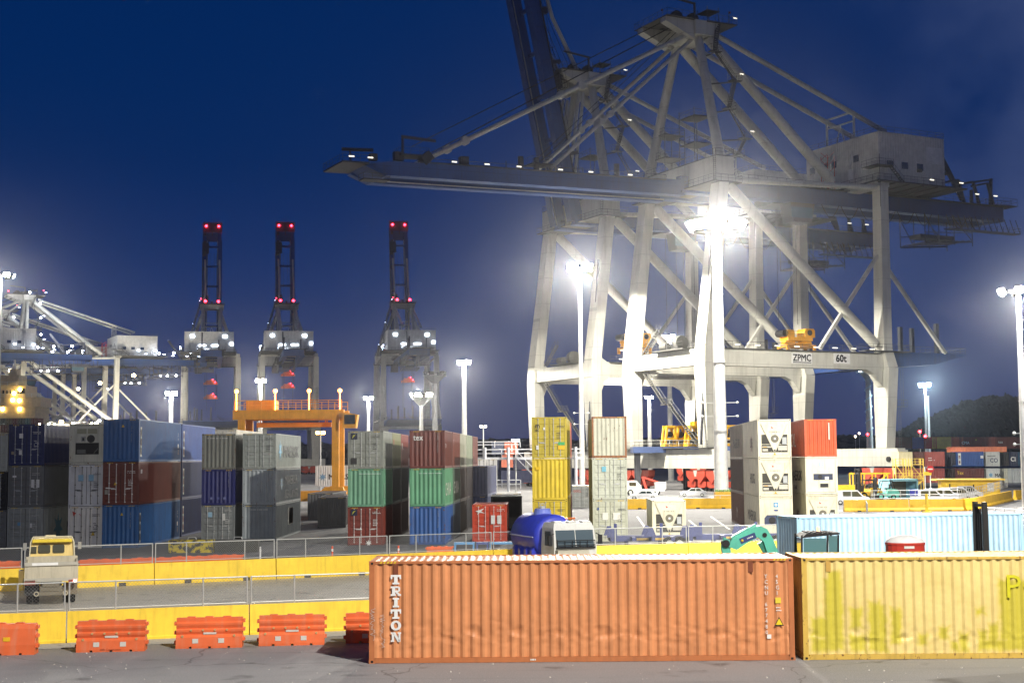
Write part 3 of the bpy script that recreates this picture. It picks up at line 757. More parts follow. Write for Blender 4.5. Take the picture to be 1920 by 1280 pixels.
    for u in (-33, -30, -14): bp_.box(u, u+.7, 8, 8.7, 1.2, 3.4)
    bp_.tube((-35.6, 8, 1.2), (-35.6, 8, 2.4), .1, n=5).box(-44, -42.6, 7.8, 9, 1.2, 2.6)
    bp_.build('boom_platform', GDARK, bo)
    wl = MB()
    for u in (-64, -60.8, -46, -40, -34, -26, -20, -12): wl.box(u, u+.9, 7.2, 7.28, 1.3 if u > -50 else 1.0, 1.5 if u > -50 else 1.2)
    if not raised: wl.build('walkway_light', LAMPW if not lit else LAMPB, bo)
    if not raised: bo.rotation_euler.y = R(-1.2)
    if raised:
        bo.rotation_euler.y = R(78); bo.scale.x = 1.2 if lit else 1.0
        ty = MB()
        for v in (8.6, 15.4):
            ty.tube((4, v, 82), (-3.6, v+.3, 96), .4, n=6); ty.tube((-3.6, v+.3, 96), (-8, v, 110), .4, n=6); ty.tube((3.4, v, 81), (.5, v, 59), .35, n=6); ty.tube((2.4, v, 81), (-.6, v, 59), .35, n=6)
        ty.build('fore_stay', GREY, t, True)
        ob = MB()
        for v in (9, 15): ob.sphere((-13.6, v, 128.6), .6); ob.sphere((10.2, v, 86.4), .65)
        ob.build('obstruction_light', LAMPR if lit else flat((120, 40, 40)), t)
        cr = MB()
        for v in (9.8, 11, 13, 14.2): cr.tube((2, v, 85.5), (-12, v, 114), .06, n=4)
        cr.build('boom_rope', BLACK, t)
    else:
        for v in (8.4, 15.6):
            fs = MB(); fs.tube((5, v, 83.6), (-49.5, v, 54.6), .42, n=8).tube((4.6, v, 82.4), (-25.8, v, 55.3), .36, n=8)
            for k in (.45, .86): c = Vector((5, v, 83.6)).lerp(Vector((-49.5, v, 54.6)), k); fs.tube(c+Vector((0, -.5, 0)), c+Vector((0, .5, 0)), .75, n=10)
            for k in (.6, .66): c = Vector((4.6, v, 82.4)).lerp(Vector((-25.8, v, 55.3)), k); fs.tube(c+Vector((0, -.45, 0)), c+Vector((0, .45, 0)), .6, n=10)
            fs.build('fore_stay', GREY, t, True)
        cr = MB()
        for v in (9.6, 10.6, 13.4, 14.4): cr.tube((2, v, 86.6), (-49, v, 58.2), .07, n=4); cr.tube((5, v, 86.6), (-47, v, 56.6), .06, n=4)
        for v in (10, 14): cr.tube((3, v, 84.5), (-27, v, 56.6), .06, n=4)
        cr.build('boom_rope', BLACK, t)
    if lettering:
        sg = MB(); sg.box(17.6, 22.2, -.92, -.87, 22.3, 24.2); sg = sg.build('name_board', WHITE, beam0(t))
        l = MB(); add_text(l, 'ZPMC', (17.85, -.94, 22.75), (1, 0, 0), (0, 0, 1), 1.72, bold=.07, sx=.9); l.box(17.9, 22, -.94, -.935, 22.45, 22.6); l.build('lettering', BLACK, sg)
        sg = MB(); sg.box(27.1, 30.9, -.92, -.87, 22.5, 24.4); sg = sg.build('load_board', WHITE, beam0(t))
        l = MB(); add_text(l, '60t', (27.5, -.94, 22.8), (1, 0, 0), (0, 0, 1), 1.85, bold=.1, sx=1.0); l.build('lettering', BLACK, sg)
        for u, z in ((.1, 13), (40.2, 13)):
            sg = MB(); sg.box(u-.75, u+.75, -1.2, -1.14, z, z+1.9); sg = sg.build('crane_letter_board', WHITE, t)
            l = MB(); add_text(l, 'H', (u-.5, -1.22, z+.3), (1, 0, 0), (0, 0, 1), 1.75, bold=.03); l.build('lettering', BLACK, sg)
    return t
def beam0(t):
    return [c for c in t.children if c.name.startswith('tie_beam')][0]
def put(t, base, rz):
    t.location = base; t.rotation_euler.z = rz; return t
c1 = put(make_crane('grey harbour crane with blue boom lowered and black 60t board on its portal beam', False), CA, RZC)
c2 = put(make_crane('grey harbour crane with its blue boom raised out of the top of the frame', True, False), CA+CV*38.6, RZC)
# distant working cranes on the left, lit by their own lamps
def crane_lamps(t):
    b = MB()
    for u, z in ((8, 57), (14, 57), (20, 57), (26, 57), (57, 57.5), (63, 58), (70, 58.4), (2.5, 24.9), (6, 25), (11, 25), (33, 25.2), (37, 25.2)): b.sphere((u, -1.6, z+.8), .45, 8, 5)
    for u, v, z in ((62, 5, 48.2), (66, 6, 48.4), (60, 9, 48.6), (10, 5, 81), (10, 3.6, 74), (10, 2, 66), (6, 6, 86)): b.sphere((u, v, z), .42, 8, 5)
    b.build('crane_lamp', glow((235, 240, 255), 60), t)
    w = MB()
    for u, v, z in ((48, 5, 48), (1, -1.5, 25.5), (18, -1.5, 25.4)): w.sphere((u, v, z), .8, 8, 5)
    w.build('crane_lamp', glow((255, 225, 170), 60), t)
cl = make_crane('distant lit harbour crane at the left with the lowest nearest machinery house beside the ship', False, False, True, 'working cranes along the left quay')
crane_lamps(cl)
def left_crane(px, Y):   # px = column of the near land-side leg
    p = at(px, 700, Y); p.z = 0; return p - CU*39.8
put(cl, left_crane(218, 585), RZC)
cl.scale.z = .87
c = copy_tree(cl); c['label'] = 'distant lit harbour crane at the left, second behind the one beside the ship'; put(c, left_crane(157, 640), RZC)
c = copy_tree(cl); c['label'] = 'distant lit harbour crane at the left, farthest of the lowered ones and partly hidden'; put(c, left_crane(118, 690), RZC)
c = copy_tree(cl); c['label'] = 'distant lit harbour crane at the left, its peak just inside the left edge'; put(c, left_crane(122, 560) - CU*28, RZC)
# three cranes seen end-on with raised booms
cr_ = make_crane('distant crane with raised dark boom and red lamps, leftmost of three seen end-on', True, False, True, 'cranes with raised booms seen end-on')
lb = MB()
for v, z, w in ((3, 64, 1.6), (17, 64, 1.6), (20, 60.5, 1.2), (12, 60, 3), (6.5, 60, 3), (9, 58, 2)): lb.box(56.5, 56.9, v, v+w, z, z+(1.1 if w < 2 else .45))
lb.build('house_light', glow((220, 232, 255), 16), cr_)
def end_crane(t, px, Y, sc, rz):
    p = at(px, 800, Y); p.z = 0; t.scale = (sc, sc, sc*.94); t.rotation_euler.z = rz
    t.location = p - Vector((-math.sin(rz), math.cos(rz), 0))*12*sc; return t
end_crane(cr_, 395, 650, .96, R(-78))
c = copy_tree(cr_); c['label'] = 'distant crane with raised dark boom and red lamps, middle of three seen end-on'; end_crane(c, 535, 650, .96, R(-78.5))
c = copy_tree(cr_); c['label'] = 'distant crane with raised dark boom and red lamps, rightmost of three seen end-on'; end_crane(c, 753, 650, .96, R(-80))
# ------------------------------------------------------------------ colours of boxes
NAVY = (34, 44, 92); BLUE = (36, 92, 150); BROWN = (104, 50, 38); MAROON = (112, 58, 50); GREYC = (152, 156, 150); LGREY = (172, 176, 166)
DGREY = (112, 114, 112); GREEN = (108, 160, 128); YELC = (206, 182, 48); CREAM = (226, 220, 192); ORNG = (218, 92, 46); REDC = (204, 70, 40); BLK = (30, 32, 34)
WH = (228, 228, 222); DK = (40, 40, 42); BL3 = (60, 68, 110); TEAL = (150, 200, 214)
# ---- the two boxes across the front, long side to the viewer
def dents(seed, lo, hi, amt):
    def f(u, z):
        w = max(0, 1-abs(z-(lo+hi)/2)/((hi-lo)/2))
        n = noise.noise(Vector((u*1.6+seed, z*3.2, seed))); n2 = noise.noise(Vector((u*5+seed, z*6, 3)))
        return amt*w*(max(0, n-.05)*2.2+.35*n2) + .004*n2
    return f
triton = MB()
def slab(letter, z0):
    """slab-serif capitals .30 m tall, stacked"""
    w, h, s, k = .3, .27, .062, .1
    O = lambda u, z: Vector((W2+.006, .62+u, z0+z))
    def rect(a, b, c, d): triton.add([O(a, c), O(b, c), O(b, d), O(a, d)], [(0, 1, 2, 3)])
    def quad(*p): triton.add([O(*q) for q in p], [tuple(range(len(p)))])
    if letter == 'T': rect(0, w, h-s, h); rect(0, .045, h-.12, h-s); rect(w-.045, w, h-.12, h-s); rect(w/2-k/2, w/2+k/2, s*.8, h-s); rect(w/2-.1, w/2+.1, 0, s*.8)
    if letter == 'R': rect(.0, .15, 0, s*.8); rect(.0, .04, h-s*.8, h); rect(.04, .04+k*.9, s*.8, h); rect(.13, .22, h-s*.8, h); rect(.13, .22, .11, .11+s*.7); quad((.22, h), (.27, h-.03), (.27, .14), (.22, .11)); quad((.13, .11), (.2, .11), (.27, s*.8), (.18, s*.8)); rect(.2, .3, 0, s*.8)
    if letter == 'I': rect(.06, .24, 0, s*.8); rect(.06, .24, h-s*.8, h); rect(w/2-k/2, w/2+k/2, s*.8, h-s*.8)
    if letter == 'O':
        n = 20; vs = []
        for i in range(n):
            t = 2*math.pi*i/n; vs += [O(w/2+.15*math.cos(t), h/2+.14*math.sin(t)), O(w/2+.062*math.cos(t), h/2+.085*math.sin(t))]
        triton.add(vs, [(2*i, 2*((i+1) % n), 2*((i+1) % n)+1, 2*i+1) for i in range(n)])
    if letter == 'N': rect(0, .1, 0, s*.7); rect(0, .06, h-s*.7, h); rect(.03, .095, s*.7, h-s*.7); quad((.05, h), (.13, h), (.28, 0), (.2, 0)); rect(.2, .3, h-s*.7, h); rect(.225, .28, .02, h-s*.7)
OR = paint((208, 138, 90), .16, .5, .18)
front_items = [('r', 'TCNU 677480', 11.36, 2.33, .155, WH, 'v'), ('r', (.12, .12), 11.4, .62, 0, WH, 'box'), ('r', '45G1', 11.68, 2.33, .155, WH, 'v'), ('r', (.16, .16), 11.66, 1.62, 0, (226, 202, 60), 'box'), ('r', (.16, .16, 2), 11.68, 1.38, 0, WH, 's'),
    ('r', '', 11.62, .98, .27, (20, 20, 18), 'tri'), ('r', (.3, .12, 1), 4.5, .03, 0, WH, 's')]
oc = container((at(692, 1232, 41.3).x, 41.3+W2, 0), R(-90), (208, 112, 62), 12.192, 2.896, 'corr', 'long orange container across the foreground with white stacked lettering', 'containers across the foreground', rust=.16, rows=60, dent=dents(3, .25, 1.25, .04), body_mat=OR, frame_c=(186, 112, 66), let=front_items)
for i, ch in enumerate('TRITON'): slab(ch, 2.24-i*.325)
triton.build('lettering', WHITE, oc)
b = MB(); q = .8; b.add([(W2+.007, 11.62+.035, .99+.02), (W2+.007, 11.89-.035, .99+.02), (W2+.007, 11.755, 1.19)], [(0, 1, 2)]); b.build('warning_sign', flat((236, 204, 40), .5), oc)
b = MB()
for k in range(5):
    for a in (.3, 11.62): y = a+k*.1; b.add([(W2+.003, y, 2.83), (W2+.003, y+.05, 2.83), (W2+.003, y+.09, 2.89), (W2+.003, y+.04, 2.89)], [(0, 1, 2, 3)])
b.build('hazard_stripe', flat((222, 190, 50), .5), oc)
b = MB()
for a in (.7, 10.9): b.box(W2-.012, W2+.0, a, a+.14, 2.5, 2.8)
b.build('vent', flat((120, 62, 36), .6), oc)
b = MB()  # chalked scribbles by the post
rs = random.Random(5)
for k, (y0, zc) in enumerate(((.06, 1.1), (.34, .9))):
    pts = [Vector((W2+.012, y0+rs.uniform(-.03, .12), zc-.45+.03*j)) for j in range(32)]
    for p, q in zip(pts, pts[1:]): b.bar(p, q, .008, .003, side=(1, 0, 0))
b.build('chalk_marks', flat((216, 200, 190), .8), oc)

# yellow one with patches of fresher paint
m, n_, bs = mat_new('patched_yellow_paint')
tc_ = N(n_, 'ShaderNodeTexCoord'); sx_ = N(n_, 'ShaderNodeSeparateXYZ')
wob = N(n_, 'ShaderNodeTexNoise'); wob.inputs['Scale'].default_value = 4.5; wob.inputs['Detail'].default_value = 6; n_.links.new(tc_.outputs['Object'], wob.inputs['Vector'])
ad = N(n_, 'ShaderNodeVectorMath', operation='MULTIPLY_ADD'); n_.links.new(wob.outputs['Color'], ad.inputs[0]); ad.inputs[1].default_value = (.12, .26, .3); n_.links.new(tc_.outputs['Object'], ad.inputs[2])
n_.links.new(ad.outputs[0], sx_.inputs[0])
def mth(op, a, bb):
    k = N(n_, 'ShaderNodeMath', operation=op)
    for i, v in enumerate((a, bb)):
        if v is None: continue
        if isinstance(v, float): k.inputs[i].default_value = v
        else: n_.links.new(v, k.inputs[i])
    return k.outputs[0]
PX = lambda x: (x-1507)/64.4; PZ = lambda y: (1229-y)/64.4
cur = None
for x0, x1, y0, y1 in [(1555, 1580, 1066, 1190), (1548, 1583, 1080, 1212), (1522, 1560, 1150, 1188), (1522, 1556, 1188, 1214), (1595, 1618, 1135, 1172), (1592, 1624, 1184, 1214), (1628, 1652, 1124, 1214), (1645, 1662, 1130, 1216), (1670, 1690, 1135, 1200), (1720, 1735, 1182, 1202), (1758, 1776, 1170, 1192), (1795, 1812, 1182, 1216), (1780, 1795, 1196, 1216), (1828, 1844, 1136, 1150), (1832, 1847, 1178, 1202), (1850, 1868, 1165, 1210), (1872, 1940, 1085, 1196), (1830, 1900, 1192, 1214), (1880, 1960, 1130, 1214)]:
    cx, hx, cz, hz = PX((x0+x1)/2), (x1-x0)/128.8, PZ((y0+y1)/2), (y1-y0)/128.8
    dx = mth('SUBTRACT', mth('ABSOLUTE', mth('SUBTRACT', sx_.outputs['Y'], float(cx+.13)), None), float(hx))
    dz = mth('SUBTRACT', mth('ABSOLUTE', mth('SUBTRACT', sx_.outputs['Z'], float(cz+.15)), None), float(hz))
    d = mth('MAXIMUM', dx, dz); cur = d if cur is None else mth('MINIMUM', cur, d)
mr = N(n_, 'ShaderNodeMapRange', interpolation_type='SMOOTHSTEP'); mr.inputs[1].default_value = .1; mr.inputs[2].default_value = -.1; n_.links.new(cur, mr.inputs[0])
base = mixc(n_, ramp(n_, nz(n_, coords(n_), 1.1), .3, .7), lin((212, 188, 116)), lin((226, 202, 132)))
a = mixc(n_, mr.outputs[0], base, lin((192, 178, 62)))
a = mixc(n_, ramp(n_, nz(n_, coords(n_, (3, 3, .9)), 3, 9, .7), .69, .73), a, (.14, .06, .02))
n_.links.new(a, bs.inputs['Base Color']); bs.inputs['Roughness'].default_value = .55
yc = container((at(1507, 1232, 41.3).x, 41.3+W2, 0), R(-90), (214, 168, 60), 12.192, 2.896, 'corr', 'long pale yellow container at right front patched with greener paint', 'containers across the foreground', rust=.5, rows=60, dent=dents(9, .2, 1.0, .045), body_mat=m, frame_c=(206, 170, 76),
    let=[('r', 'PO', 5.82, 1.72, .95, (206, 198, 24))])
b = MB(); b.box(W2-.012, W2, .7, .84, 2.5, 2.8); b.build('vent', flat((190, 150, 70), .6), yc)

# ---- stacks behind the road; text colours
T1 = (204, 204, 198); T2 = (60, 62, 66); MK = (46, 50, 56)
def doorlet(c=T1, seed=0, codes=True):
    s = seed*.01
    L_ = [('e', (.55, .2, 2), .4+s, 2.12, 0, c, 's'), ('e', (.3, .5, 4), .52, 1.2+s, 0, c, 's')]
    return L_
def vtext(n, x=.62, z=2.35, c=T1): return [('e', n, x, z, .1, c, 'v')]
mk_side = lambda c=MK: [('r', 'MAERSK', 3.2, .85, 1.25, c, 'tall', 1.7), ('r', '', 1.9, 1.35, .85, (96, 160, 190), 'star')]
yawd = R
# far left stack, mostly off the edge
stack(-56, 97.5, R(0), [
    dict(c=DGREY, end='door', label='dark grey container at the very left edge, bottom of its stack'),
    dict(c=BLK, end='door', label='black container at the very left edge, middle of its stack'),
    dict(c=LGREY, end='door', label='grey container with black side letters at the very left edge, top of its stack', let=[('r', 'MAERSK', 4.6, .7, 1.4, BLK, 'b')])], 'containers in the left stacks', L=12.19)
stack(13, 97.5, R(.4), [
    dict(c=GREYC, end='door', H=2.8, label='light grey doored container with a star on its side, bottom of the tipper truck stack', let=doorlet(T1, 1)+[('r', '', 3.2, 1.3, 1.1, (84, 140, 160), 'star'), ('r', 'MAERSK', 5.0, .7, 1.3, BLK, 'b'), ('e', (.2, .22), -.5, 1.55, 0, (110, 160, 196), 'box'), ('e', (.14, .3), .35, 1.4, 0, WH, 'box')]),
    dict(c=DGREY, end='door', H=2.8, label='dark grey doored container with white placards, middle of the tipper truck stack', let=doorlet(T1, 2)+[('e', (.22, .55), .38, 1.3, 0, WH, 'box'), ('e', (.22, .55), .72, 1.3, 0, WH, 'box'), ('e', (.26, .13), -.9, 2.0, 0, WH, 'box')]),
    dict(c=NAVY, end='door', H=2.8, label='navy doored container with white scroll on its side, top behind the tipper truck', let=doorlet(WH, 3)+[('e', (.26, .32), -.5, 1.85, 0, WH, 'box'), ('e', (.2, .32), -.5, .72, 0, WH, 'box'), ('e', (.18, .2), -1.02, .75, 0, (150, 140, 120), 'box')] + [('r', [(.0+.5*math.cos(t*.4)-.06*(t % 2), .8*math.sin(t*.4)) for t in range(14)], 8.4, 1.9, 0, (200, 204, 210), 'poly')][:0] + [('r', 'g', 7.6, .95, 2.2, (196, 200, 206), 'h')])], 'containers in the left stacks')
stack(127, 97.5, R(.6), [
    dict(c=(222, 220, 214), end='reefer_door', H=2.8, label='white refrigerated container with red arrow marks, bottom between the grey and blue stacks', let=doorlet(T2, 4)+[('e', [(0, 0), (.26, -.13), (.08, -.36)], -.92, 2.5, 0, (176, 60, 50), 'poly'), ('e', [(0, 0), (.2, -.2), (.05, -.1)], -.48, 2.36, 0, (176, 60, 50), 'poly'), ('e', '', .38, .86, .26, (180, 150, 40), 'tri')]),
    dict(c=(208, 210, 212), end='reefer_door', H=2.8, label='white refrigerated container with two pale blue squares, between grey and blue stacks', let=doorlet(T2, 5)+[('e', (.36, .42), -.55, 1.72, 0, (140, 180, 202), 'box'), ('e', (.36, .42), .15, 1.72, 0, (140, 180, 202), 'box')]),
    dict(c=(196, 196, 180), end='reefer', unit='dark', H=2.8, rust=.5, dirt=.6, label='dirty white refrigerated container with dark open machinery bay, top between the grey and blue stacks')], 'containers in the left stacks')
pin = [('r', (.34, 2.0), .35, .35, 0, WH, 'box'), ('r', (.22, .55, 4), 11.2, 1.6, 0, WH, 's'), ('r', (.24, .3), 11.2, 1.0, 0, WH, 'box'), ('r', (.2, .4, 4), 11.25, .5, 0, (226, 186, 60), 's')]
pin += [('r', (.26, .46), .39, .5+k*.62, 0, (176, 60, 60), 'box') for k in range(3)]
stack(191, 97.0, R(0), [
    dict(c=(48, 96, 150), end='corr', H=2.896, rust=.45, dirt=.55, label='blue container with scuffed ribbed end, bottom of its stack under the brown one', let=vtext('CHIU 912345', .68)+[('e', '', .02, 2.2, .2, (206, 176, 50), 'tri')]+pin),
    dict(c=BROWN, end='door', H=2.896, label='brown container with white locking rods sandwiched between two blue containers', rods=flat((226, 224, 220), .4), let=doorlet(WH, 6)+[('e', '', -.46, 1.35, .2, (220, 180, 40), 'tri'), ('e', (.32, .08), -1.0, 1.1, 0, WH, 'box'), ('e', (.22, .3), -1.06, .72, 0, (150, 146, 134), 'box'), ('r', (.4, .28), .5, 2.1, 0, (214, 206, 200), 'box')]),
    dict(c=(30, 88, 146), end='corr', H=2.896, label='clean blue container with ribbed end and a striped white bar, top of the stack', let=vtext('CHIU 902183', .68)+[('e', '', .02, 2.35, .2, (226, 186, 40), 'tri')]+pin)], 'containers in the left stacks')
stack(281, 111.0, R(0), [
    dict(c=(30, 48, 104), end='corr', H=2.896, label='navy blue container behind the blue stack, bottom of three', let=pin),
    dict(c=(30, 46, 98), end='corr', H=2.896, label='navy blue container behind the blue stack, middle of three', let=pin),
    dict(c=(52, 86, 156), end='corr', H=2.896, label='blue container with striped white bar behind the blue stack, top of three', let=pin)], 'containers in the left stacks')
stack(390, 126, R(0), [dict(c=DGREY, end='door', H=2.896, label='dark grey container far behind the weathered grey stack, bottom of three'), dict(c=BROWN, end='door', H=2.896, label='brown container far behind the weathered grey stack, middle of three'), dict(c=(214, 208, 190), end='door', H=2.75, label='cream container far behind the weathered grey stack, pale roof edge showing')], 'containers in the left stacks')
stack(377, 104.5, R(-2.3), [
    dict(c=(126, 130, 128), end='door', H=2.591, L=6.06, label='grey container with a small pale blue square on its door, bottom under the navy one', let=doorlet(T1, 7)+[('e', (.3, .36), -.72, 1.75, 0, (150, 186, 206), 'box'), ('e', (.22, .5), .3, 1.5, 0, T1, 'box')]),
    dict(c=(30, 36, 100), end='corr', H=2.591, L=6.06, label='dark navy container with faint diamond marks, between two grey ones', let=vtext('MSKU 382710', .72)+[('e', '', -.5, .5, .15, (120, 126, 170), 'star'), ('e', '', .0, .5, .15, (90, 96, 150), 'star'), ('e', '', .45, .5, .15, (120, 126, 170), 'star')]),
    dict(c=(120, 122, 112), end='corr', H=2.591, L=6.06, rust=.6, dirt=.7, label='weathered grey ribbed container on top of the dark navy one', let=[('e', (1.6, .16, 1), -.85, 2.2, 0, T1, 's')])], 'containers in the left stacks')
stack(454, 104.5, R(0), [
    dict(c=(146, 154, 156), end='corr', H=2.591, rust=.45, label='grey ribbed container with an orange square on its side, bottom of the rusty grey stack', let=[('e', (1.3, .14, 1), -.6, 2.2, 0, WH, 's'), ('r', (2.6, 1.3), 5.6, .9, 0, (70, 66, 62), 'box'), ('r', (2.0, 1.2), 6.2, .96, -.0, (156, 80, 52), 'box')]),
    dict(c=(164, 172, 174), end='corr', H=2.591, rust=.55, label='rust flecked pale grey container with two rows of dark side letters', let=[('r', 'MAERSK', 4.0, 1.4, .95, MK, 'tall', 1.9), ('r', 'SEALAND', 4.0, .35, .9, MK, 'tall', 1.75), ('r', '', 2.6, 1.5, .7, (100, 140, 166), 'star')]),
    dict(c=(156, 162, 154), end='door', H=2.591, rust=.35, label='grey doored container with black side letters and blue star, top of its stack', let=doorlet(T2, 8)+mk_side())], 'containers in the left stacks')
container((at(600, 960, 140).x, 140, 0), 0, (86, 88, 90), 12.19, 2.591, 'corr', 'dark grey ribbed container standing low behind the rusty grey stack', 'low containers in the middle yard', rust=.3)
container((at(622, 960, 124).x, 124, 0), R(4), (92, 92, 90), 12.19, 2.591, 'corr', 'grey brown ribbed container standing low in the gap before the green stack', 'low containers in the middle yard', rust=.4)
container((at(640, 960, 158).x, 158, 0), R(-6), (188, 132, 110), 12.19, 2.591, 'corr', 'faded pink container low in the gap, farthest of the three', 'low containers in the middle yard')
F_ = [('e', (.44, .42), -1.0, 2.02, 0, (30, 36, 62), 'box'), ('e', [(0, 0), (.2, .2), (.24, .3), (.06, .22)], -.92, 2.08, 0, (196, 196, 70), 'poly')]
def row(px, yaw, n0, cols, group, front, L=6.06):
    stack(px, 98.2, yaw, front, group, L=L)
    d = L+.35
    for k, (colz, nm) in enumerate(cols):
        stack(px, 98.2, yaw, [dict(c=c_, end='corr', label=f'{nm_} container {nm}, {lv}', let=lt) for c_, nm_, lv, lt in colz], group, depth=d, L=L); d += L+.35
lt = [('r', 'CAI', 1.0, 1.2, .9, (214, 214, 206))]
row(652, R(1.1), 3, [
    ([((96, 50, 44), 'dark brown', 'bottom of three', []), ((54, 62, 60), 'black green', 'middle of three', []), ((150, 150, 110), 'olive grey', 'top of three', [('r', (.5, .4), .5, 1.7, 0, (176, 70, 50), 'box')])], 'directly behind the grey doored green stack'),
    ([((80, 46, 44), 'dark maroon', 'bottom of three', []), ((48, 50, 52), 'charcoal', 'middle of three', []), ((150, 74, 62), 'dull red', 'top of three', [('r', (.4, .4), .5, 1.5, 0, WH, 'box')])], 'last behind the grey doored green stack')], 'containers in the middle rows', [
    dict(c=(124, 54, 42), end='door', label='brown doored container with white diamond and codes, bottom under the left green one', rods=flat((214, 206, 200), .4), let=doorlet(WH, 9)+F_+[('e', '', .22, .15, .24, WH, 'star'), ('e', '', -.42, 1.05, .2, WH, 'tri')]),
    dict(c=GREEN, end='corr', rust=.2, label='green ribbed container between the grey doored and brown doored ones', let=[('e', (1.6, .13, 1), -.45, 2.2, 0, (206, 226, 214), 's'), ('r', (.12, 1.0), .6, .6, 0, (220, 226, 220), 'box')]),
    dict(c=(146, 150, 140), end='door', rust=.3, label='grey doored container with a dark blue square emblem, top of the left green stack', let=doorlet(T2, 10)+F_+[('e', (.4, .42), -1.0, .32, 0, (50, 50, 50), 'box'), ('r', 'CAI', .5, .7, .8, (80, 84, 84))])])
row(768, R(2.7), 4, [
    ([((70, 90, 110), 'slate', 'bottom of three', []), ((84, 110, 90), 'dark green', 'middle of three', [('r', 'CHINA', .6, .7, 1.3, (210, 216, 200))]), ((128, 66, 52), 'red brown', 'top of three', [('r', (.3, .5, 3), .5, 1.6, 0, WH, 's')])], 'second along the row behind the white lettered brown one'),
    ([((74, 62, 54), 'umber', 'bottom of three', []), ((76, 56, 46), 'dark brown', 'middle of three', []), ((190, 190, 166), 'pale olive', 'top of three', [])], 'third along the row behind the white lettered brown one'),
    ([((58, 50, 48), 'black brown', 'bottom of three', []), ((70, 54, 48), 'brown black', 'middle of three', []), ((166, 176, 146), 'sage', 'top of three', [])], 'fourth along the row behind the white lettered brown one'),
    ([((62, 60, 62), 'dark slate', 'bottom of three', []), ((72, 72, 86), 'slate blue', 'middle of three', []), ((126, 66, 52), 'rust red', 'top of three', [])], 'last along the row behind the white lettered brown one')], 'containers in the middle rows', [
    dict(c=(52, 96, 160), end='corr', rust=.6, dirt=.5, label='blue ribbed container streaked with rust, bottom under the right green one', let=vtext('TEXU 712340', .72, 2.2)),
    dict(c=(100, 162, 122), end='corr', rust=.35, label='green ribbed container with pale side letters under the white lettered brown one', let=[('e', (1.6, .13, 1), -.55, 2.2, 0, (206, 226, 214), 's'), ('r', 'CHINA', .5, .7, 1.3, (214, 220, 204))]),
    dict(c=(108, 52, 42), end='corr', rust=.25, label='brown ribbed container with small white lettering, top of the right green stack', let=[('e', 'tex', -.95, 1.92, .56, WH, 'b'), ('e', 'TEXU 510277', .72, 2.3, .12, T1, 'v'), ('r', 'TEX', .4, 1.4, .4, WH)])])
stack(862, 124, R(3), [dict(c=(70, 80, 120), end='corr', label='slate blue container leaning out at the end of the row, bottom of two'), dict(c=(96, 102, 130), end='corr', label='slate blue container at the end of the row, upper of two')], 'containers in the middle rows', L=12.19)
stack(893, 150, R(-24), [dict(c=(228, 224, 212), end='reefer_door', H=2.896, label='white refrigerated container behind the row end, lower of two'), dict(c=(232, 230, 222), end='reefer_door', H=2.896, label='white refrigerated container behind the row end, upper of two', let=doorlet(T2, 11))], 'white containers behind the rows', L=6.06)
# red and black boxes on the ground by the blue trestles
p = at(885, 1000, 100)
container((p.x+W2, 101, 0), R(-1), REDC, 6.06, 2.591, 'door', 'red doored container with a white bird emblem, standing alone beside the black one', 'containers standing singly', rods=flat((226, 210, 204), .4), let=doorlet(WH, 12)+[('e', [(0, 0), (.35, .1), (.62, .2), (.4, -.02), (.7, -.16), (.3, -.1), (.12, -.26), (.2, -.08)], -1.0, 2.15, 0, WH, 'poly'), ('e', (.28, .6), .1, 1.25, 0, WH, 'box'), ('e', (.28, .6), .55, 1.25, 0, WH, 'box'), ('r', (.5, 1.3), .8, .7, 0, (226, 200, 190), 'box')])
container((at(950, 1000, 112).x, 112, 0), R(0), BLK, 6.06, 2.896, 'plain', 'black container with a grey roof behind the red one', 'containers standing singly')
container((at(952, 960, 132).x, 134, 0), R(0), (224, 222, 214), 6.06, 2.591, 'door', 'white container whose roof shows behind the black one', 'containers standing singly')
container((at(1091, 960, 168).x, 168, 0), R(0), GREYC, 6.06, 2.591, 'door', 'grey doored container with red lettering seen between yellow and rusty stacks', 'containers standing singly', let=[('e', 'OOCL', -.98, 1.85, .36, (190, 60, 50), 'b')]+doorlet(T2, 13))
msc = [('e', 'm', -1.0, 2.12, .5, (30, 30, 26), 'b'), ('e', 'sc', -.98, 1.88, .36, (30, 30, 26), 'b')]
YEL2 = (212, 186, 46)
stack(999, 100.2, R(3.4), [
    dict(c=YEL2, end='door', H=2.896, label='mustard doored container half hidden by the blue tanker, bottom of the yellow stack', let=msc+doorlet(T2, 14)),
    dict(c=(222, 194, 44), end='corr', H=2.896, label='yellow ribbed container in the middle of the yellow stack', let=vtext('MSCU 712219', .7, 2.5, (90, 76, 20))+[('e', (.3, .22), -.98, 2.1, 0, (236, 196, 20), 'box')]),
    dict(c=(196, 176, 52), end='door', H=2.896, dirt=.45, label='olive yellow doored container with green and orange placards, top of the yellow stack', let=msc+doorlet(T2, 15)+[('e', (.46, .22), .62, .92, 0, (70, 170, 100), 'box'), ('e', (.46, .28), .62, .62, 0, (244, 190, 30), 'box'), ('e', (.18, .3), -.92, .62, 0, WH, 'box'), ('e', (.14, .18), -.42, 2.0, 0, WH, 'box')])], 'containers in the middle stacks')
stack(999, 100.2, R(3.4), [
    dict(c=(110, 66, 50), end='corr', H=2.896, label='brown container directly behind the yellow stack, bottom of three'), dict(c=(70, 54, 48), end='corr', H=2.896, label='dark brown container directly behind the yellow stack, middle of three'),
    dict(c=(190, 96, 62), end='corr', H=2.896, label='orange container directly behind the yellow stack, top of three')], 'containers in the middle stacks', depth=12.5, L=6.06)
PG = (184, 186, 164)
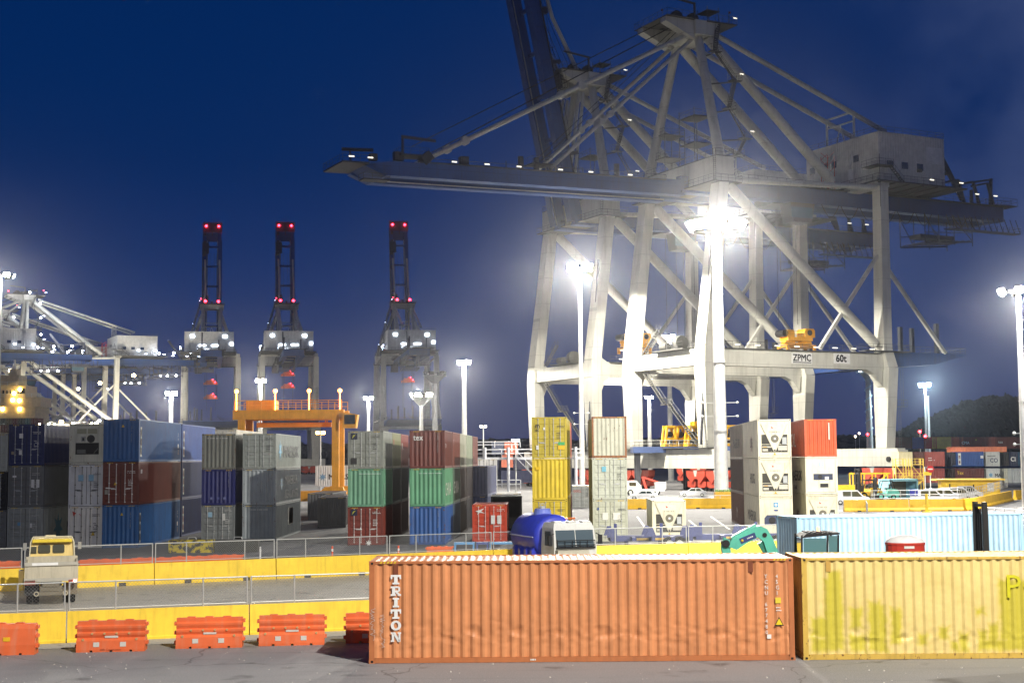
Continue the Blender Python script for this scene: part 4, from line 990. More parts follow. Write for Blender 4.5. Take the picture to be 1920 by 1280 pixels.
stack(1112, 100.2, R(1.8), [
    dict(c=PG, end='door', H=2.896, rust=.3, label='pale olive grey doored container with white placards, bottom of the rusty stack', let=doorlet(T2, 16)+[('e', (.4, .5), -.55, 1.5, 0, (222, 220, 206), 'box'), ('e', (.5, .5), .2, 1.5, 0, (222, 220, 206), 'box'), ('e', (.12, .16), -.9, 2.2, 0, (40, 70, 130), 'box')]),
    dict(c=(188, 192, 174), end='door', H=2.896, rust=.35, label='pale grey doored container with a white star, middle of the rusty stack', let=doorlet(T2, 17)+[('e', (.3, .36), -.55, 1.95, 0, (110, 176, 196), 'box')]),
    dict(c=(192, 192, 172), end='corr', H=2.896, rust=.75, frame_c=(150, 96, 50), label='pale ribbed container with rusty orange posts, top of the rusty stack')], 'containers in the middle stacks')
container((at(1255, 990, 104).x, 104, 0), R(-1.5), CREAM, 6.06, 2.72, 'reefer', 'cream refrigerated container with V brace standing alone on the ground', 'cream refrigerated containers', frame_c=CREAM)
MKL = [('l', 'MAERSK', 3.2, .9, 1.1, (96, 92, 88), 'tall', 1.6)]
SCR = [('l', 'K', 6.6, .5, 1.7, (160, 96, 80)), ('l', 'LINE', 6.2, .8, 1.0, (120, 112, 104), 'b')]
stack(1425, 105.8, R(3.9), [
    dict(c=CREAM, end='reefer', unit='band', H=2.85, label='cream refrigerated container with navy machinery band, bottom of the left reefer stack', let=MKL),
    dict(c=CREAM, end='reefer', H=2.85, label='cream refrigerated container with V brace, middle of the left reefer stack', let=[('l', 'HUG', 5.6, .9, 1.1, (104, 100, 96), 'tall', 1.5)]),
    dict(c=(232, 226, 198), end='reefer', H=2.85, label='cream refrigerated container with V brace and scribbled side, top of the left reefer stack', let=SCR)], 'cream refrigerated containers')
stack(1425, 105.8, R(3.9), [
    dict(c=(124, 78, 64), end='plain', H=2.75, label='brown container behind the left reefer stack, bottom of three', let=[('l', 'YM', 5, .6, 1.3, (186, 160, 150), 'h')]), dict(c=(92, 66, 58), end='plain', H=2.896, label='dark brown container behind the left reefer stack, middle of three'),
    dict(c=(206, 198, 178), end='plain', H=2.896, label='grey cream container behind the left reefer stack, top of three', let=MKL)], 'containers in the middle stacks', depth=12.6)
stack(1513, 110, R(3.9), [
    dict(c=CREAM, end='reefer', H=2.88, label='cream refrigerated container with V brace, bottom of the right reefer stack', let=SCR),
    dict(c=(230, 226, 204), end='reefer', unit='low', H=2.88, label='cream refrigerated container with dark low machinery, middle of the right reefer stack', let=[('l', 'MAERSK', 3.4, 1.0, 1.15, (58, 60, 62), 'tall', 1.6), ('l', 'SEALAND', 5.4, .3, .45, (58, 60, 62), 'b')]),
    dict(c=ORNG, end='corr', H=2.88, label='orange ribbed container with white scribble, on top of the right reefer stack', let=[('e', (.09, 1.3), .6, 1.3, 0, (236, 226, 214), 'box'), ('l', 'CXL', 3.8, .8, 1.6, (236, 206, 190))])], 'cream refrigerated containers')
# bright blue site box behind the front row
pb = at(1495, 1020, 69)
container((pb.x-.27, 69+1.19, 0), R(-90+13), (172, 206, 228), 12.19, 2.896, 'corr', 'long pale blue container behind the yellow one', 'containers standing singly', rust=0, dirt=.08, frame_c=(160, 202, 226))
# ------------------------------------------------------------------ far container rows at the right
def far(px0, px1, ybot, Y, c, what, side=True, let=(), H=2.591, yaw=0):
    """one box seen long side on (side) or end on, between two pixel columns"""
    a = at(px0, ybot, Y); w = at(px1, ybot, Y).x-a.x; z = max(0, a.z)
    if side: return container((a.x, Y+W2, z), R(-90), c, max(2.5, w), H, 'plain', what, 'containers in the far right rows', let=let, rust=.15)
    return container((a.x+W2, Y, z), 0, c, 6.06, H, 'door' if let == 'd' else 'corr', what, 'containers in the far right rows', rust=.15)
FY = 255; zA, zB = 905, 874
far(1686, 1733, zA, FY, (150, 80, 70), 'faded red container in the lower far row behind the yellow stair towers')
far(1735, 1772, zA, FY, (140, 66, 60), 'red brown container in the lower far row beside the stop sign')
far(1773, 1791, zA, FY+2, (46, 34, 34), 'black brown container end in the lower far row', False)
far(1792, 1846, zA, FY, (92, 44, 42), 'maroon container with small yellow lettering in the lower far row', let=[('r', 'Tex', .3, 1.5, .8, (206, 176, 60), 'b')])
far(1850, 1876, zA, FY, (196, 200, 196), 'pale grey container with a star and dark letters in the lower far row', let=[('r', '', .8, 1.4, .5, (110, 160, 190), 'star'), ('r', 'MA', 1.5, 1.05, .85, DK, 'b')])
far(1877, 1898, zA, FY+1, (172, 174, 160), 'olive grey container in the lower far row next to the ribbed grey end')
far(1897, 1912, zA, FY-1, (170, 176, 176), 'ribbed grey container end in the lower far row', False)
far(1911, 1960, zA, FY, (30, 62, 104), 'dark blue container at the right edge of the lower far row')
far(1686, 1706, zB, FY, (222, 212, 170), 'cream container end behind the yellow stair towers in the middle far row', False)
far(1708, 1734, zB, FY+1, (92, 52, 46), 'dark brown container in the middle far row')
far(1735, 1772, zB, FY, (160, 78, 68), 'red container with white marks in the middle far row', let=[('r', (1.2, .8, 2), .6, .9, 0, WH, 's')])
far(1774, 1791, zB, FY+2, (38, 42, 58), 'navy black container end in the middle far row', False)
far(1793, 1845, zB, FY, (38, 76, 138), 'blue container with a striped white bar in the middle far row', let=[('r', (.5, 2.1), .4, .25, 0, WH, 'box'), ('r', (.3, .5), .5, .5, 0, (176, 60, 60), 'box'), ('r', (.3, .5), .5, 1.4, 0, (176, 60, 60), 'box'), ('r', (.5, .5), 4.4, 1.4, 0, WH, 'box')])
far(1849, 1873, zB, FY, (186, 190, 186), 'pale grey container with dark CO letters in the middle far row', let=[('r', 'CO', .7, .7, 1.05, (60, 70, 100), 'b'), ('r', (1.6, .35, 1), .3, 1.7, 0, DK, 's')])
far(1874, 1892, zB, FY+1, (30, 32, 36), 'black container with a yellow mark in the middle far row', False)
far(1893, 1909, zB, FY, (36, 44, 66), 'dark navy container with white letters in the middle far row', let=[('r', 'CI', .2, .9, 1.1, WH, 'b')])
far(1910, 1960, zB, FY, (28, 74, 96), 'dark teal container at the right edge of the middle far row')
GY = 318; zC = 841
far(1684, 1711, zC, GY, (84, 50, 46), 'dark brown container at the left end of the top far row')
far(1712, 1724, zC, GY, (44, 66, 150), 'blue container end with white marks in the top far row', False)
far(1726, 1735, zC, GY+3, (40, 32, 40), 'black container end in the top far row', False)
far(1736, 1747, zC, GY, (186, 60, 50), 'red container end in the top far row', False)
far(1748, 1784, zC, GY, (206, 186, 70), 'yellow container in the top far row')
far(1786, 1799, zC, GY, (214, 110, 70), 'orange doored container end in the top far row', False)
far(1800, 1819, zC, GY, (140, 66, 54), 'brown container with small white letters in the top far row', let=[('r', 'CMA', .4, 1.0, .9, WH, 'b')])
far(1821, 1846, zC, GY, (136, 68, 58), 'faded brown container with a yellow mark in the top far row', let=[('r', (.3, .3), 1.0, 1.8, 0, (220, 180, 60), 'box')])
far(1848, 1866, zC, GY, (150, 78, 66), 'dusty red container in the top far row')
far(1867, 1905, zC, GY, (106, 56, 52), 'maroon container with white lettering in the top far row', let=[('r', 'tex', .6, 1.2, .9, T1, 'b')])
far(1906, 1960, zC, GY, (96, 54, 52), 'maroon container at the right edge of the top far row')
far(1783, 1888, 848, 262, (224, 130, 92), 'long salmon container lying on top of the middle far row', H=1.0)
# behind the gangway in the centre
for px0, px1, yb, Y, c, w, lt_ in [(922, 944, 852, 300, (90, 96, 118), 'slate container high behind the steel gangway', ()), (946, 971, 852, 300, (214, 120, 92), 'salmon container with a white mark high behind the steel gangway', [('r', (.3, 1.6), 1.4, .6, 0, WH, 'box')]), (940, 962, 876, 300, (206, 116, 90), 'salmon container low behind the steel gangway', [('r', (.3, 1.6), 1.4, .6, 0, WH, 'box')]), (895, 940, 880, 302, (52, 56, 78), 'dark navy container behind the steel gangway', ()), (963, 985, 880, 301, (58, 60, 84), 'dark blue container right behind the steel gangway', ()), (940, 1000, 905, 300, (44, 50, 80), 'long navy container at the foot of the gangway', ())]:
    a = at(px0, yb, Y); container((a.x, Y+W2, max(0, a.z)), R(-90), c, at(px1, yb, Y).x-a.x, 2.591, 'plain', w, 'containers behind the gangway', let=lt_)
# ------------------------------------------------------------------ floodlight masts
POLE = paint((206, 206, 202), 0, .5, .12)
def mast(px, py, Y, label, style='ring', glowc=(255, 246, 226), gs=80, r=.32, size=1.0, name='light_mast', cat='light mast', group='floodlight masts', lit=True, fix=True, nl=6):
    p = at(px, py, Y); h = p.z
    t = thing(name, label, cat, (p.x, Y, 0), 0, group)
    m = MB(); n = 10; k = 4
    for i in range(k): m.tube((0, 0, h*i/k), (0, 0, h*(i+1)/k), r*(1.25-.5*i/k), r*(1.25-.5*(i+1)/k), n=n); m.tube((0, 0, h*(i+1)/k-.15), (0, 0, h*(i+1)/k), r*(1.33-.5*(i+1)/k), n=n)
    m.box(-r*2.2, r*2.2, -r*2.2, r*2.2, 0, .3)
    pole = m.build('pole', POLE, t, True)
    hd = MB(); w = 1.5*size
    if style == 'ring':
        hd.tube((0, 0, h-.1), (0, 0, h+.25), w*.55, n=14); hd.tube((0, 0, h+.25), (0, 0, h+.7), w*.2, n=8)
        for i in range(8): a = i*math.pi/4; hd.bar((0, 0, h), (w*math.cos(a), w*math.sin(a), h), .1)
    elif style == 'basket':
        hd.loft([[(s*(r if z < h-1.6 else w*1.1)*c, s*0+(r if z < h-1.6 else w*1.1)*sn, z) for c, sn, s in [(math.cos(q*.785), math.sin(q*.785), 1) for q in range(8)]] for z in (h-2.6, h-.6)], False)
        hd.railing((-w*1.1, -w*.8, h-.6), (w*1.1, -w*.8, h-.6), 1.1, .8).railing((-w*1.1, w*.8, h-.6), (w*1.1, w*.8, h-.6), 1.1, .8)
        hd.box(-w*1.1, w*1.1, -w*.8, w*.8, h-.7, h-.55)
    hd.build('head_frame', STEEL, t)
    gm = glow(glowc, gs) if lit else flat((90, 90, 88))
    nl = nl if style != 'pair' else 2
    for i in range(nl):
        if style == 'pair': c = Vector((-.5*size+i*1.0*size, 0, h+.1)); d = Vector((.35*(1 if i else -1), -.9, -.35)).normalized()
        else: a = i*2*math.pi/nl+.26; c = Vector((w*math.cos(a), w*math.sin(a), h+.05)); d = Vector((math.cos(a), math.sin(a), -.55)).normalized()
        f = MB(); f.bar(c-d*.25, c+d*.12, .5*size, .4*size, .85*size, .6*size, side=(0, 0, 1)); fl = f.build('floodlight', DARK, t)
        g = MB(); g.bar(c+d*.12, c+d*.16, .8*size, .55*size, side=(0, 0, 1)); g.build('lens', gm, fl)
    if fix:
        e = MB()
        for k_, s in ((.35, 1), (.35, -1), (.3, 1), (.3, -1)): e.bar((0, 0, h*k_), (s*r*3, 0, h*k_), .08); e.sphere((s*r*3, 0, h*k_), .2, 6, 4)
        e.build('bracket', STEEL, pole)
    return t
mast(1343, 425, 200, 'tallest brightest white floodlight mast, in front of the leg marked H', gs=160, r=.82, size=2.5, nl=10)
mast(1087, 502, 247, 'white floodlight mast between the yellow and rusty container stacks', 'pair', gs=140, r=.42, size=2.4)
mast(870, 680, 300, 'grey floodlight mast alone against the sky right of the end-on cranes', 'pair', gs=110, r=.55, size=1.5)
mast(790, 740, 330, 'bright floodlight mast above the white lettered brown container', 'basket', gs=150, r=.5, size=1.5)
mast(815, 700, 380, 'unlit white mast with an orange painted foot beside a bright mast', 'basket', lit=False, r=.75, size=1.8, fix=False)
mast(691, 747, 330, 'short white floodlight mast left of the green stacks', 'pair', gs=90, r=.4, size=1.1)
mast(489, 714, 330, 'white floodlight mast above the grey black lettered container', 'pair', gs=100, r=.5, size=1.3)
mast(321, 738, 330, 'white floodlight mast above the clean blue container', 'pair', gs=110, r=.55, size=1.5)
mast(1, 517, 330, 'floodlight mast cut by the left edge above the far cranes', gs=160, r=.5, size=1.9)
mast(1909, 547, 150, 'white floodlight mast cut by the right edge', gs=160, r=.32, size=1.2)
mast(1734, 722, 430, 'slim cold blue floodlight mast by the wooded hill', 'pair', glowc=(190, 235, 255), gs=160, r=.35, size=2.0)
mast(1740, 742, 440, 'unlit slim grey mast beside the cold blue floodlight mast', 'none', lit=False, r=.35, size=.3, fix=False)
sm = mast(1627, 694, 430, 'thick pale blue lit mast with spiral bands behind the H leg', 'basket', glowc=(190, 235, 255), gs=50, r=.9, size=1.8, fix=False)
b = MB(); hh = at(1627, 694, 430).z
for i in range(70):
    a0, a1 = i*.5, (i+1)*.5; z0, z1 = hh*.35+i*.26, hh*.35+(i+1)*.26
    b.bar((1.05*math.cos(a0), 1.05*math.sin(a0), z0), (1.05*math.cos(a1), 1.05*math.sin(a1), z1), .2)
b.build('spiral_band', flat((190, 220, 236), .5), sm)
mast(1254, 632, 345, 'bright floodlight mast behind the portal beam of the blue boomed crane', 'pair', gs=130, r=.6, size=1.7, fix=False)
mast(1217, 745, 320, 'low bright floodlight mast behind the crane stairs', 'pair', gs=90, r=.45, size=1.0, fix=False)
mast(906, 800, 205, 'thin white lamp post above the steel gangway', 'pair', gs=12, r=.12, size=.5, fix=False)
mast(967, 826, 205, 'thin lamp post with a sparkling lamp at the gangway stair head', 'pair', gs=160, r=.1, size=.55, fix=False)
mast(601, 812, 190, 'thin lamp post with a warm lamp in the gap before the green stacks', 'pair', glowc=(255, 190, 90), gs=90, r=.09, size=.6, fix=False)
for px, py, Y, lb in ((1725, 811, 340, 'red beacon post above the far container rows'), (1627, 816, 380, 'red beacon post at the foot of the spiral mast'), (1917, 781, 420, 'red beacon post at the right edge below the hill'), (1735, 820, 335, 'small red beacon post just above the red container end')):
    p = at(px, py, Y); t = thing('beacon_post', lb, 'beacon', (p.x, Y, 0), 0, 'red beacon posts')
    MB().tube((0, 0, 0), (0, 0, p.z), .12, n=6).build('pole', POLE, t); b = MB(); b.sphere((0, 0, p.z+.3), .34, 8, 6); b.build('beacon', glow((255, 30, 40), 40), t)
for k, (px, py, Y) in enumerate(((1611, 812, 1500), (1689, 810, 1500), (1695, 813, 1500), (1604, 818, 1400), (1790, 816, 1000), (928, 829, 1500))):
    p = at(px, py, Y); t = thing('shore_lamp', 'tiny far off shore lamp glinting under the dark hills', 'lamp', (p.x, Y, 0), 0, 'far shore lamps')
    MB().tube((0, 0, 0), (0, 0, p.z), .3, n=5).build('pole', POLE, t); b = MB(); b.sphere((0, 0, p.z), 1.1, 6, 4); b.build('lamp', glow((255, 226, 190), 14), t)

# ------------------------------------------------------------------ orange plastic barriers
PLAST = paint((228, 106, 56), 0, .55, .4, dark=(.5, .3, .2))
def plastic(loc, rz, label, group, L=2.05, H=.92, old=False):
    t = thing('plastic_barrier', label, 'barrier', loc, rz, group)
    prof = [(-.3, .0), (-.3, .08), (-.27, .34), (-.16, .42), (-.19, .5), (-.19, .56), (-.13, .6), (-.16, .7), (-.16, .76), (-.1, .8), (-.1, H), (.1, H), (.1, .8), (.16, .76), (.16, .7), (.13, .6), (.19, .56), (.19, .5), (.16, .42), (.27, .34), (.3, .08), (.3, 0)]
    if old: prof = [(-.28, 0), (-.28, .3), (-.2, .78), (-.12, H), (.12, H), (.2, .78), (.28, .3), (.28, 0)]
    m = MB(); cuts = [0, L*.2, L*.24, L*.49, L*.53, L*.78, L*.82, L]
    for i, (a, b_) in enumerate(zip(cuts, cuts[1:])):
        m.prism(prof if i % 2 == 0 else [(y, max(z, .06)) for y, z in prof], 'x', a, b_)
    for k in range(3): m.box(L*(.16+.27*k), L*(.28+.27*k), -.085, .085, H, H+.035)
    m.build('shell', PLAST, t)
    lg = MB()
    for z in (.12, .42, .7): lg.box(-.07, 0, -.12, .12, z, z+.1)
    for z in (.2, .5, .76): lg.box(L, L+.07, -.12, .12, z, z+.1)
    lg.build('hinge_lug', PLAST, t)
    if not old:
        h = MB(); hm = flat((208, 204, 194), .6)
        for f in (.25, .64): h.box(L*f, L*f+.18, -.3, -.285, .16, .3)
        h.build('fork_slot', hm, t); MB().box(L*.41, L*.41+.4, -.2, -.185, .42, .48).build('handle_slot', hm, t)
        pl = MB()
        for f in (.2, .38, .56, .74): pl.tube((L*f+.05, -.19, .55), (L*f+.05, -.215, .55), .035, n=8)
        for f in (.08, .86): pl.tube((L*f+.04, -.26, .38), (L*f+.04, -.285, .38), .04, n=8)
        pl.build('plug', flat((196, 160, 110), .5), t)
    else: MB().box(L*.55, L*.55+.2, -.275, -.255, .42, .54).build('reflector', flat((244, 190, 40), .4), t)
    return t
for k, (x0, y, x1, lb) in enumerate(((-70, 1230, 58, 'worn orange plastic barrier with a yellow reflector at the left edge'), (140, 1223, 266, 'orange plastic barrier standing below the tipper truck'), (327, 1216, 450, 'scuffed orange plastic barrier in the middle of the foreground row'), (483, 1211, 605, 'orange plastic barrier with empty slots, next to the half hidden one'), (646, 1206, 770, 'orange plastic barrier half hidden behind the orange container'))):
    def hit(px, py):
        d = at(px, py, 1)-Vector((0, 0, CAMH)); return Vector((0, 0, CAMH))+d*(-CAMH/d.z)
    a = hit(x0, y); t = plastic((a.x, a.y+.3, 0), R(6), lb, 'orange barriers in the foreground', (at(x1, y, a.y).x-a.x)*1.0, old=(k == 0))
    if k == 1:
        b = MB(); add_text(b, 'HEB Construction', (.72, -.306, .045), (1, 0, 0), (0, 0, 1), .085); b.build('lettering', flat((150, 60, 30), .6), t)
for k, (x0, x1, y) in enumerate(((-45, 34, 1050), (150, 243, 1047), (246, 319, 1041), (322, 387, 1037), (389, 454, 1032), (800, 848, 1020))):
    Y = 72.5+k*.9 if k < 5 else 82; a = at(x0, y, Y)
    plastic((a.x, Y, 0), R(10) if k < 5 else R(4), ['orange plastic barrier beyond the far fence at the left edge', 'orange plastic barrier beyond the far fence right beside the truck cab', 'orange plastic barrier beyond the far fence, second from the truck cab', 'orange plastic barrier beyond the far fence, third from the truck cab', 'orange plastic barrier beyond the far fence below the painted block', 'lone orange plastic barrier beyond the far fence by the blue trestles'][k], 'orange barriers beyond the far fence', at(x1, y, Y).x-a.x, .84)
# concrete blocks
m, n_, bs = mat_new('flaking_yellow_concrete')
a = mixc(n_, ramp(n_, nz(n_, coords(n_), 3.0, 8, .75), .47, .53), (.07, .068, .06), lin((206, 184, 50)))
n_.links.new(a, bs.inputs['Base Color']); bs.inputs['Roughness'].default_value = .9
for x0, x1, mm_, lb in ((319, 401, m, 'concrete block with flaking yellow paint in front of the navy stack'), (406, 486, paint((74, 74, 70), .4, .9, .4), 'bare dark concrete block beside the yellow flaked one')):
    a = at(x0, 1020, 92); t = thing('concrete_block', lb, 'block', (a.x, 92, 0), 0, 'concrete blocks in the yard'); L = at(x1, 1020, 92).x-a.x
    MB().prism([(-.45, 0), (-.45, .72), (-.4, .8), (.4, .8), (.45, .72), (.45, 0)], 'x', 0, L).build('block', mm_, t); b = MB(); b.path([(L*.4, 0, .8), (L*.42, 0, .95), (L*.58, 0, .95), (L*.6, 0, .8)], .03); b.build('lifting_loop', STEEL, t)
# delineator posts
for px, lb in ((623, 'orange and white marker post below the left green stack'), (747, 'orange and white marker post below the white lettered stack'), (488, 'white marker post below the rusty grey stack')):
    a = at(px, 1015, 84); t = thing('marker_post', lb, 'marker post', (a.x, 84, 0), 0, 'marker posts'); o_ = flat((240, 96, 50)) if px > 500 else WHITE
    MB().tube((0, 0, .08), (0, 0, .8), .06, .05, n=8).build('post', o_, t); MB().tube((0, 0, 0), (0, 0, .08), .22, .2, n=10).build('base', RUBBER, t)
    MB().tube((0, 0, .5), (0, 0, .64), .063, n=8).build('reflective_band', WHITE, t)

# ------------------------------------------------------------------ vehicles
def wheel(parent, c, r, w, hub=STEEL, axis='y'):
    d = Vector((0, w/2, 0)) if axis == 'y' else Vector((w/2, 0, 0)); c = Vector(c)
    t = MB(); t.tube(c-d*.8, c+d*.8, r, n=20); t.tube(c-d, c+d, r*.9, n=20); o = t.build('wheel', RUBBER, parent)
    MB().tube(c-d*1.03, c+d*1.03, r*.55, n=14).build('rim', hub, o); return o
# tipper truck from behind: local x across, y forward
TG = paint((190, 182, 160), .35, .6, .5); TY = paint((236, 208, 130), .1, .5, .25); TYB = paint((240, 212, 60), .1, .5, .2)
a = at(95, 1126, 58.8); tk = thing('tipper_truck', 'cream cabbed tipper truck seen from behind on the walled road', 'truck', (a.x, 58.8, 0), R(17.5)); tk.scale = (.94, .94, .92)
m = MB(); m.prism([(-1.12, 1.18), (1.12, 1.18), (1.08, 1.86), (-1.08, 1.86)], 'y', 0, .08); m.box(-1.12, -1.05, .08, 3.3, 1.15, 1.84).box(1.05, 1.12, .08, 3.3, 1.15, 1.84).box(-1.1, 1.1, 0, 3.3, 1.08, 1.2).box(-1.12, 1.12, 3.3, 3.4, 1.1, 1.95)
tr_ = m.build('tray', TG, tk); MB().box(-1.1, 1.1, -.06, .0, 1.74, 1.9).box(-1.12, 1.12, -.05, 0, 1.04, 1.2).build('tailgate_rail', flat((178, 174, 160), .5), tr_)
MB().box(-.8, .28, -.068, -.06, 1.76, 1.88).build('marker_board', WHITE, tr_)
m = MB(); m.loft([[(-1.02, 3.5, 1.0), (1.02, 3.5, 1.0), (1.02, 5.1, 1.0), (-1.02, 5.1, 1.0)], [(-1.02, 3.5, 1.9), (1.02, 3.5, 1.9), (1.0, 5.1, 1.9), (-1.0, 5.1, 1.9)], [(-.88, 3.55, 2.66), (.88, 3.55, 2.66), (.86, 4.8, 2.66), (-.86, 4.8, 2.66)], [(-.8, 3.65, 2.74), (.8, 3.65, 2.74), (.8, 4.7, 2.74), (-.8, 4.7, 2.74)]])
cab = m.build('cab', TY, tk); gw = MB()
for x0, x1 in ((-.62, -.08), (.02, .54)):
    gw.prism([(x0+.05, 2.08), (x1-.05, 2.08), (x1, 2.13), (x1, 2.42), (x1-.05, 2.47), (x0+.05, 2.47), (x0, 2.42), (x0, 2.13)], 'y', 3.47, 3.52)
gw.prism([(-.98, 2.08), (-.68, 2.08), (-.68, 2.4), (-.93, 2.4)], 'y', 3.47, 3.5); gw.build('window', glass((70, 72, 62)), cab)
m = MB(); m.box(-.86, .86, 3.3, 3.5, 2.6, 2.74)
for k in range(9): m.box(-.84+k*.2, -.82+k*.2, 3.28, 3.3, 2.56, 2.74)
m.build('tarp_roll', TYB, tk)
m = MB(); m.path([(-1.02, 3.42, 1.3), (-.94, 3.42, 2.6), (-.84, 3.42, 2.84), (.84, 3.42, 2.84), (.94, 3.42, 2.6), (1.02, 3.42, 1.3)], .035); m.build('headboard_frame', flat((214, 206, 176), .5), tk)
MB().box(-.3, .15, 3.5, 3.62, 2.86, 2.92).build('light_bar', flat((226, 214, 170), .4), tk)
for s in (-1, 1):
    MB().box(s*1.22-.08, s*1.22+.08, 4.9, 5.02, 2.16, 2.5).build('mirror', flat((150, 150, 146), .3), tk)
    MB().bar((s*.98, 4.95, 2.4), (s*1.2, 4.95, 2.46), .03).build('mirror_arm', DARK, tk)
    for k in (0, 1): wheel(tk, (s*(.62+.28*k), 1.1, .42), .42, .25, flat((120, 112, 96)), 'x')
    wheel(tk, (s*.88, 4.2, .42), .42, .26, flat((120, 112, 96)), 'x')
    MB().box(min(s*.5, s*1.1), max(s*.5, s*1.1), .42, .46, .42, .95).build('mudflap', flat((122, 112, 92), .8) if s > 0 else DARK, tk)
m = MB(); m.box(-.45, .45, .0, 4.8, .62, .84).box(-.55, .55, -.02, .1, .44, .6).box(-.35, .35, -.04, .05, .82, .96); m.build('chassis', flat((120, 112, 94), .7), tk)
m = MB()
for x in (-.6, .6):
    for i in range(12): t0, t1 = i*.524, (i+1)*.524; m.tube((x+.09*math.cos(t0), -.06, .52+.09*math.sin(t0)), (x+.09*math.cos(t1), -.06, .52+.09*math.sin(t1)), .025, n=5)
m.build('tow_eye', flat((196, 186, 160), .5), tk)
MB().box(-1.1, -.66, -.05, .0, .92, 1.12).build('tail_light', flat((160, 70, 58), .4), tk); MB().box(.72, .92, -.05, .0, .96, 1.1).build('tail_light', flat((150, 60, 50), .4), tk)
MB().box(.92, 1.08, -.05, .0, .96, 1.12).build('tail_light', glow((255, 60, 50), 3), tk); MB().sphere((1.0, -.06, 1.02), .05).build('brake_lamp', glow((255, 180, 160), 20), tk)
MB().box(-1.35, -1.15, .1, .9, .95, 1.55).build('side_lamp_box', flat((130, 110, 60), .6), tk)

# blue tank truck heading towards the viewer
BT = paint((52, 66, 190), 0, .42, .12)
a = at(1078, 1000, 71); wt = thing('tank_truck', 'white cabbed truck carrying a big royal blue plastic tank', 'truck', (a.x, 71, 0), R(19)); wt.scale = (.94, .94, .96)
m = MB(); n = 28; rings = []
for y, r in ((2.3, .3), (2.32, .95), (2.42, 1.15), (2.55, 1.22), (4.6, 1.24), (6.3, 1.22), (6.5, 1.1), (6.55, .3)):
    rings.append([(-.2+r*math.cos(2*math.pi*i/n), y, 1.86+r*math.sin(2*math.pi*i/n)) for i in range(n)])
m.loft(rings); tank = m.build('water_tank', BT, wt, True)
m = MB()
for k in range(4): m.prism([(-1.46, .62), (-1.46, 1.2), (-1.1, 1.6), (.7, 1.6), (1.06, 1.2), (1.06, .62)], 'y', 2.7+k*.95, 3.05+k*.95)
m.build('saddle', BT, tank)
m = MB(); m.tube((-.2, 4.4, 3.0), (-.2, 4.4, 3.28), .5, .46, n=18); m.tube((-.2, 4.4, 3.28), (-.2, 4.4, 3.34), .42, n=18); m.build('manhole', flat((112, 128, 206), .4), tank)
m = MB(); m.tube((-.2, 4.4, 3.34), (-.2, 4.4, 3.48), .16, n=10); m.path([(-.3, 4.4, 3.44), (-.3, 4.4, 3.6), (-.1, 4.4, 3.6), (-.1, 4.4, 3.44)], .025); m.build('filler_cap', STEEL, tank)
m = MB(); m.tube((-1.445, 2.6, 1.9), (-1.445, 6.3, 1.9), .035, n=5); m.build('level_tube', flat((190, 196, 220), .4), tank)
CW = paint((226, 226, 220), 0, .4, .15)
m = MB(); m.loft([[(-1.2, .0, .7), (1.2, .0, .7), (1.2, 1.9, .7), (-1.2, 1.9, .7)], [(-1.2, -.06, 1.5), (1.2, -.06, 1.5), (1.2, 1.9, 1.5), (-1.2, 1.9, 1.5)], [(-1.14, .16, 2.46), (1.14, .16, 2.46), (1.14, 1.88, 2.46), (-1.14, 1.88, 2.46)], [(-1.06, .3, 2.72), (1.06, .3, 2.72), (1.06, 1.8, 2.72), (-1.06, 1.8, 2.72)]])
cab = m.build('cab', CW, wt)
def win(y_of, x0, x1, z0, z1, nm='windscreen'):
    g = MB(); g.add([(x0, y_of(z0), z0), (x1, y_of(z0), z0), (x1, y_of(z1), z1), (x0, y_of(z1), z1)], [(0, 1, 2, 3)]); return g.build(nm, glass((84, 98, 106), .04), cab)
yo = lambda z: -.075+.23*(z-1.5)
win(yo, -1.06, .02, 1.52, 2.36); win(yo, .06, 1.06, 1.52, 2.36)
g = MB(); g.box(-1.1, 1.1, -.16, -.08, 1.42, 1.5).box(-1.06, -1.02, -.12, .1, 1.5, 1.9).tube((-1.06, -.18, 1.84), (1.06, -.18, 1.84), .025, n=5).tube((-1.06, -.2, 1.6), (1.06, -.2, 1.6), .025, n=5)
for k in range(6): g.tube((-1.06+k*.424, -.2, 1.5), (-1.06+k*.424, -.18, 1.84), .02, n=4)
g.build('stone_guard', DARK, cab)
g = MB()
for x in (-.8, 0, .8): g.box(x-.22, x+.22, .32, .9, 2.7, 2.8); g.box(x-.12, x+.12, .3, .33, 2.6, 2.68)
g.build('roof_rib', CW, cab)
g = MB(); g.box(-.25, .3, .7, .8, 2.9, 2.98); g.tube((-.2, .75, 2.72), (-.2, .75, 2.92), .02, n=4).tube((.25, .75, 2.72), (.25, .75, 2.92), .02, n=4); g.build('beacon_bar', flat((206, 110, 50), .4), cab)
for s in (-1, 1):
    MB().box(s*1.42-.1, s*1.42+.1, -.1, .05, 1.62, 2.1).build('mirror', DARK, cab); MB().tube((s*1.18, 0, 2.2), (s*1.42, -.02, 2.08), .025, n=5).build('mirror_arm', DARK, cab)
    g = MB(); g.prism([(.3, 1.55), (1.3, 1.55), (1.3, 2.3), (.46, 2.3)], 'x', s*1.2-.02, s*1.2+.005); g.build('side_window', glass(), cab)
    for y in (.8, 3.6, 5.4): wheel(wt, (s*1.02, y, .5), .5, .3, STEEL, 'x')
    MB().box(s*.85-.16, s*.85+.16, -.08, -.02, .8, 1.0).build('headlight', flat((220, 224, 226), .2), cab)
MB().box(-.5, .5, .3, 6.8, .6, .85).build('chassis', DARK, wt); MB().box(-1.15, .6, -.5, .0, 1.1, 1.36).build('bull_bar', flat((206, 200, 180), .5), wt)

